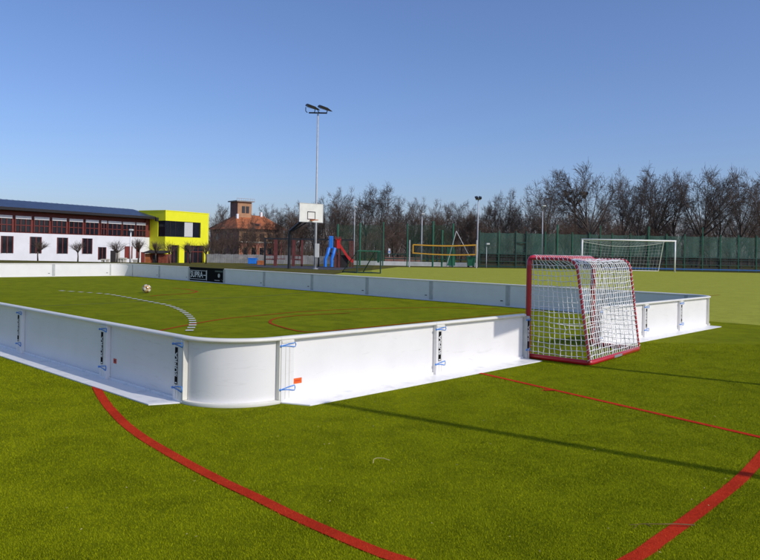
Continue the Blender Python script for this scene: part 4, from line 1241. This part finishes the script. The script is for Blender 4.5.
# ------------------------------------------------------------------ bare trees
def tree_meshes(seed, spread=1.0, fork=0.42, up=0.10, dens=1.0, limbs=8, twigm='twig', hgt=12.0, twist=0.09):
    """trunk that forks into rising limbs, each fanning out into finer and finer branches"""
    rnd = random.Random(seed)
    tr, cr = MB(), MB()
    def rv(): return Vector((rnd.gauss(0, 1), rnd.gauss(0, 1), rnd.gauss(0, 1)))
    def grow(p, d, L, r, lev):
        ns = (7, 7, 5, 4, 2)[lev]
        path, rad = [p.copy()], [r]
        q = p.copy(); dd = d.copy()
        tw = (0.05, twist*0.8, twist*0.75, twist*0.75, 0.06)[lev]
        for i in range(ns):
            dd = (dd + rv()*tw + Vector((0, 0, (0.05, up, up, up*1.1, up)[lev]))).normalized()
            q = q + dd*L/ns; path.append(q.copy()); rad.append(max(0.012, r*(1-(0.62, 0.86, 0.8, 0.6, 0.3)[lev]*(i+1)/ns)))
        (tr if lev <= 1 else cr).tube(path, rad, (8, 5, 4, 3, 3)[lev], cap=False)
        if lev == 4: return
        nc = int(round((limbs, 9, 7, 4)[lev]*(dens if lev > 0 else 1)*rnd.uniform(0.85, 1.15)))
        for k in range(nc):
            lo = (fork, 0.22, 0.15, 0.2)[lev]
            t = min(0.995, lo + (1-lo)*(k+rnd.random())/nc)
            f = t*ns; i = min(ns-1, int(f)); sp = path[i].lerp(path[i+1], f-i)
            axis = (path[i+1]-path[i]).normalized()
            side = rv(); side = (side - axis*side.dot(axis)).normalized()
            if lev == 0: ang = R2(rnd.uniform(26, 54)*spread*(1.3-0.75*t))
            else: ang = R2(rnd.uniform(24, 52))
            nd = (axis*math.cos(ang) + side*math.sin(ang)).normalized()
            if lev >= 1 and nd.z < -0.25: nd.z *= 0.3; nd.normalize()
            rr = rad[i]*(1-(f-i)) + rad[i+1]*(f-i)
            if lev == 0: Lc = hgt*rnd.uniform(0.44, 0.60)
            elif lev == 1: Lc = L*rnd.uniform(0.34, 0.52)*(1.25-0.75*t)
            elif lev == 2: Lc = L*rnd.uniform(0.36, 0.56)*(1.2-0.6*t)
            else: Lc = rnd.uniform(0.4, 0.95)
            grow(sp, nd, Lc, max(0.015, rr*(rnd.uniform(0.52, 0.74) if lev == 0 else rnd.uniform(0.4, 0.58))), lev+1)
    grow(Vector((0, 0, -0.1)), Vector((rnd.gauss(0, 0.03), rnd.gauss(0, 0.03), 1)), hgt*0.50, hgt*0.025, 0)
    zmax = sorted(v[2] for v in cr.v)[int(len(cr.v)*0.9995)]
    k = 12.0/zmax
    for b in (tr, cr): b.v = [(x*k, y*k, z*k) for x, y, z in b.v]
    return tr.mesh('trunk', M['bark'], True), cr.mesh('crown', M[twigm], True)

protos = {
    'wide':  tree_meshes(21, 1.25, 0.44, 0.022, 0.9, 10, 'twig'),
    'wide2': tree_meshes(22, 1.15, 0.42, 0.03, 0.9, 11, 'twigd'),
    'tall':  tree_meshes(23, 0.95, 0.46, 0.04, 0.9, 9, 'twigd'),
    'tall2': tree_meshes(24, 0.85, 0.40, 0.05, 0.95, 9, 'twig'),
    'mid':   tree_meshes(25, 1.1, 0.36, 0.03, 0.95, 10, 'twig'),
    'mid2':  tree_meshes(26, 1.0, 0.32, 0.04, 0.95, 10, 'twigr'),
    'low':   tree_meshes(27, 1.1, 0.12, 0.08, 1.0, 11, 'twigr'),
    'sparse': tree_meshes(28, 1.2, 0.50, 0.03, 0.95, 9, 'twigd', 12.0, 0.14),
}
def tree(kind, u, Y, vt, label, group='bare trees behind the sports ground', wid=1.0, cat='tree', name='bare_tree'):
    p = at(u, Y); z0 = gz(p.x, Y); h = at(u, Y, vt).z - z0
    r = thing(name, label, cat, (p.x, Y, z0-0.02), random.random()*6.28, group)
    s = h/12.0; r.scale = (s*wid, s*wid, s)
    for nm, me in zip(('trunk', 'crown'), protos[kind]):
        o = bpy.data.objects.new(nm, me); COL.objects.link(o); o.parent = r
    return r

T_ = tree
named = [
 ('wide', 214, 118, 206, 'bare tree between the yellow building and the brick villa', 0.9),
 ('mid', 226, 158, 204, 'bare tree rising behind the villa roof left of its tower', 0.9),
 ('mid', 262, 160, 203, 'bare tree rising behind the villa roof right of its tower', 0.8),
 ('mid2', 273, 112, 207, 'reddish bare tree before the right end of the villa', 0.8),
 ('low', 244, 104, 226, 'low reddish bare tree before the villa corner', 0.9),
 ('low', 222, 102, 230, 'low reddish bare tree before the shaded villa side', 1.1),
 ('low', 211, 100, 228, 'low reddish bare tree beside the right edge of the yellow building', 1.1),
 ('low', 232, 108, 224, 'low reddish bare tree before the tower side of the villa', 1.0),
 ('mid2', 247, 112, 213, 'slim bare tree standing before the villa just below its tower', 0.8),
 ('mid', 277, 110, 208, 'bare tree before the right roof end of the villa', 0.8),
 ('mid2', 256, 106, 219, 'reddish bare tree before the sunny villa front', 0.8),
 ('low', 267, 103, 226, 'low reddish bare tree before the right part of the villa front', 1.0),
 ('low', 281, 104, 224, 'low reddish bare tree at the right end of the villa', 1.0),
 ('mid2', 290, 108, 203, 'bare tree left of the bent hoop pole', 0.9),
 ('tall', 303, 120, 200, 'bare tree behind the white backboard', 0.9),
 ('tall', 323, 104, 196, 'dark bare tree just right of the floodlight mast', 0.85),
 ('tall2', 335, 98, 185.5, 'tall dense bare tree above the red slide', 0.75),
 ('mid2', 349, 104, 195, 'bare tree behind the thin lamp post', 0.8),
 ('sparse', 366, 92, 182, 'tall gnarled bare tree with open crown left of centre', 0.95),
 ('sparse', 382, 90, 181, 'tall gnarled bare tree leaning over its left neighbour', 1.0),
 ('mid', 398, 100, 196, 'bare tree right of the two gnarled trees', 0.8),
 ('tall2', 412, 98, 196, 'upright bare tree left of the pale lamp post', 0.7),
 ('mid2', 428, 96, 198, 'bare tree right of the pale lamp post', 0.8),
 ('mid', 445, 100, 201, 'bare tree above the volleyball net', 0.8),
 ('tall', 461, 98, 200, 'bare tree left of the lamp post with two heads', 0.75),
 ('mid2', 472, 92, 204, 'dark low bare tree behind the lamp post with two heads', 0.8),
 ('tall2', 486, 96, 200, 'slim bare tree right of the lamp post with two heads', 0.6),
 ('sparse', 497, 90, 190, 'slim open bare tree above the left end of the wind screen', 0.7),
 ('tall', 509, 88, 187, 'bare tree with thick dark trunk above the fence gate', 0.6),
 ('mid', 524, 96, 194, 'bare tree between the dark trunk tree and the wide crown', 0.7),
 ('wide', 546, 86, 168.5, 'wide crowned bare tree above the lamp post with curved arm', 0.80),
 ('low', 566, 84, 214, 'low reddish bare tree below the dark evergreen clump', 1.1),
 ('wide2', 594, 86, 162, 'largest bare tree with wide crown above the white football goal', 0.85),
 ('wide', 622, 92, 166, 'bare tree right of the largest bare tree', 0.75),
 ('tall', 640, 86, 174, 'dark upright bare tree right of the red goal', 0.8),
 ('wide2', 656, 88, 164, 'dense dark bare tree at the right edge of the fence view', 0.75),
 ('mid', 676, 90, 170, 'bare tree beyond the right post of the football goal', 0.8),
 ('wide2', 697, 86, 166, 'broad bare tree second from the right edge', 0.8),
 ('tall', 718, 92, 172, 'upright bare tree between two broad ones at far right', 0.8),
 ('wide', 740, 86, 165, 'broad bare tree at the right edge of the picture', 0.8),
 ('mid', 764, 90, 170, 'bare tree cut by the right edge of the picture', 0.8),
]
for k, u, Y, vt, lab, wid in named: T_(k, u, Y, vt, lab, wid=wid)
rnd = random.Random(17)
us = [296, 316, 332, 348, 362, 378, 394, 408, 424, 440, 455, 468, 483, 498, 514, 532, 549, 565, 581, 600, 616, 632, 649, 668, 688, 708, 728, 748, 768]
for i, u in enumerate(us):
    vt = (207 if u < 530 else 205) + rnd.uniform(-5, 9)
    T_(rnd.choice(['mid', 'mid2', 'tall', 'low', 'tall2']), u+rnd.uniform(-3, 3), rnd.uniform(106, 124), vt, 'bare brown tree in the dense row behind the taller trees', 'dense back row of bare trees', 1.0)
us = [330, 352, 374, 396, 414, 438, 452, 470, 488, 503, 520, 537, 553, 574, 586, 609, 628, 643, 664, 690, 712, 730, 756]
for i, u in enumerate(us):
    T_(rnd.choice(['low', 'mid2', 'low']), u+rnd.uniform(-4, 4), rnd.uniform(80, 98), 226+rnd.uniform(-8, 8), 'low reddish bare tree in the undergrowth below the tall trees', 'low bare trees in the undergrowth', 1.25)

# dark evergreen clump between the two big crowns
def evergreen():
    Y = 92; p = at(574, Y); z0 = gz(p.x, Y)
    r = thing('evergreen_tree', 'dark evergreen with flat clumped crown between the two widest bare trees', 'tree', (p.x, Y, z0))
    s = Y/FPX
    zc = at(574, Y, 197).z - z0
    tb = MB(); tb.tube([(0, 0, 0), (0.2, 0, zc*0.5), (-0.1, 0, zc)], [0.22, 0.17, 0.08], 8)
    rr = random.Random(2); cb = MB()
    cl = [(-8, 195, 3.0), (-4, 192.5, 3.2), (1, 196, 3.6), (6, 193.5, 3.4), (10, 196, 2.6), (-6, 200, 2.6), (4, 201, 3.0), (12.5, 193, 1.8), (-10.5, 192, 1.8)]
    for du, v, rad in cl:
        c = Vector((du*s, rr.uniform(-0.5, 0.5), at(574, Y, v).z - z0)); R = rad*s
        tb.tube([(0, 0, zc*0.86), c], [0.08, 0.03], 5)
        for k in range(420):
            d = Vector((rr.gauss(0, 1), rr.gauss(0, 1), rr.gauss(0, 0.75))); d = d.normalized()*R*(rr.random()**0.4)
            q = c + d; a = Vector((rr.gauss(0, 1), rr.gauss(0, 1), rr.gauss(0.4, 0.6))).normalized()*0.16; b_ = Vector((rr.gauss(0, 1), rr.gauss(0, 1), rr.gauss(0, 1))).normalized()*0.035
            i0 = len(cb.v); cb.v += [tuple(q-b_), tuple(q+b_), tuple(q+a)]; cb.face((i0, i0+1, i0+2))
    tb.build('trunk', M['bark'], r); cb.build('crown', M['needle'], r)
evergreen()

# distant wood as one mass of thin stems and twigs
def far_wood():
    rr = random.Random(31); b = MB()
    for k in range(17000):
        u = rr.uniform(284, 800); Y = rr.uniform(126, 165)
        p = at(u, Y); z0 = gz(p.x, Y)
        top = (9.6 if u < 530 else 10.6)*rr.uniform(0.55, 1.0)
        zb = z0 if rr.random() < 0.3 else z0 + rr.uniform(0, top*0.8)
        l = rr.uniform(1.2, 3.6); a = rr.gauss(0, 0.38); a2 = rr.gauss(0, 0.3)
        e = (p.x+math.sin(a)*l, Y+math.sin(a2)*l, min(z0+top+rr.random(), zb+math.cos(a)*l))
        w = rr.uniform(0.018, 0.05)
        b.tube([(p.x, Y, zb), e], [w, w*0.4], 3, cap=False)
    tag(b.build('distant_wood', M['twig']), 'far brown wood of bare stems filling the gaps between the trees', 'wood', kind='stuff')
far_wood()

# pollarded little trees before the buildings
def pollard_meshes(seed):
    rr = random.Random(seed); tr, cr = MB(), MB()
    tr.tube([(0, 0, 0), (0.03, 0, 0.7), (0, 0.02, 1.15)], [0.075, 0.06, 0.06], 7)
    for k in range(11):
        a = rr.random()*6.28; e = rr.uniform(0.75, 1.45)
        q = Vector((0, 0, 1.1)); d = Vector((math.cos(a)*math.cos(e), math.sin(a)*math.cos(e), math.sin(e)))
        m = q + d*rr.uniform(0.7, 1.0); tr.tube([q, (q+m)/2 + Vector((0, 0, 0.04)), m], [0.035, 0.026, 0.015], 5)
        for j in range(26):
            d2 = (d + Vector((rr.gauss(0, 0.5), rr.gauss(0, 0.5), rr.gauss(0.25, 0.4)))).normalized()
            s = q + d*rr.uniform(0.3, 1.0); t = s + d2*rr.uniform(0.35, 0.85)
            cr.tube([s, (s+t)/2 + Vector((rr.gauss(0, 0.04), rr.gauss(0, 0.04), 0.03)), t], [0.008, 0.006, 0.004], 3, cap=False)
    return tr.mesh('trunk', M['twig'], True), cr.mesh('crown', M['twigr'], True)
pol = [pollard_meshes(41), pollard_meshes(42), pollard_meshes(43)]
for i, (u, Y, vt, lab) in enumerate(((117, 73, 239.5, 'small pollarded tree before the grey door of the white building'), (138.5, 72, 236.5, 'large pollarded tree before the right end of the white building'), (156, 77, 240, 'pollarded tree behind the plank shed'), (169.5, 76, 240.5, 'pollarded tree before the left edge of the yellow facade'), (190, 77, 240, 'pollarded tree before the wide ground floor window of the yellow building'), (206, 78, 241, 'pollarded tree at the right corner of the yellow building'), (78, 70, 240, 'pollarded tree before the middle of the white building'), (38, 66, 239, 'pollarded tree before the left part of the white building'))):
    p = at(u, Y); z0 = gz(p.x, Y); h = at(u, Y, vt).z-z0
    r = thing('pollarded_tree', lab, 'tree', (p.x, Y, z0), i*1.3, 'pollarded trees before the buildings')
    s = h/2.75; r.scale = (s*1.3, s*1.3, s)
    for nm, me in zip(('trunk', 'crown'), pol[i % 3]):
        o = bpy.data.objects.new(nm, me); COL.objects.link(o); o.parent = r

# ------------------------------------------------------------------ camera, light, world
cam = bpy.data.cameras.new('camera'); co = bpy.data.objects.new('camera', cam); COL.objects.link(co)
cam.sensor_fit = 'HORIZONTAL'; cam.sensor_width = 36.0; cam.lens = FPX/760*36.0
cam.shift_y = -(280.0-HZ)/760.0
cam.clip_start = 0.05; cam.clip_end = 4000
co.matrix_world = Matrix.Translation((0, 0, EYE)) @ Matrix.Rotation(R2(90), 4, 'X') @ Matrix.Rotation(ROLL, 4, 'Z')
SC.camera = co

sdir = Vector((SUN_AZ.x*math.cos(SUN_EL), SUN_AZ.y*math.cos(SUN_EL), math.sin(SUN_EL)))
sl = bpy.data.lights.new('sun', 'SUN'); sl.energy = 2.6; sl.angle = R2(0.5); sl.color = (1.0, 0.95, 0.87)
so = bpy.data.objects.new('sun', sl); COL.objects.link(so); so.rotation_euler = sdir.to_track_quat('Z', 'Y').to_euler(); so.location = (10, -10, 20)

w = bpy.data.worlds.new('World'); SC.world = w; w.use_nodes = True
nt = w.node_tree; bg = nt.nodes['Background']
sky = nt.nodes.new('ShaderNodeTexSky'); sky.sky_type = 'NISHITA'; sky.sun_disc = False
sky.sun_elevation = SUN_EL; sky.sun_rotation = math.atan2(SUN_AZ.x, SUN_AZ.y)
sky.air_density = 1.0; sky.dust_density = 1.2; sky.ozone_density = 8.0; sky.altitude = 0
wb = nt.nodes.new('ShaderNodeMix'); wb.data_type = 'RGBA'; wb.blend_type = 'MULTIPLY'; wb.inputs[0].default_value = 1.0
wb.inputs[7].default_value = (1.07, 0.945, 1.0, 1)     # white balance of the sky light
nt.links.new(sky.outputs[0], wb.inputs[6]); nt.links.new(wb.outputs[2], bg.inputs['Color']); bg.inputs['Strength'].default_value = 0.14

vs = SC.view_settings; vs.view_transform = 'Standard'; vs.look = 'None'; vs.exposure = 0.0; vs.gamma = 1.0; vs.use_curve_mapping = False
SC.cycles.max_bounces = 8; SC.cycles.transparent_max_bounces = 16
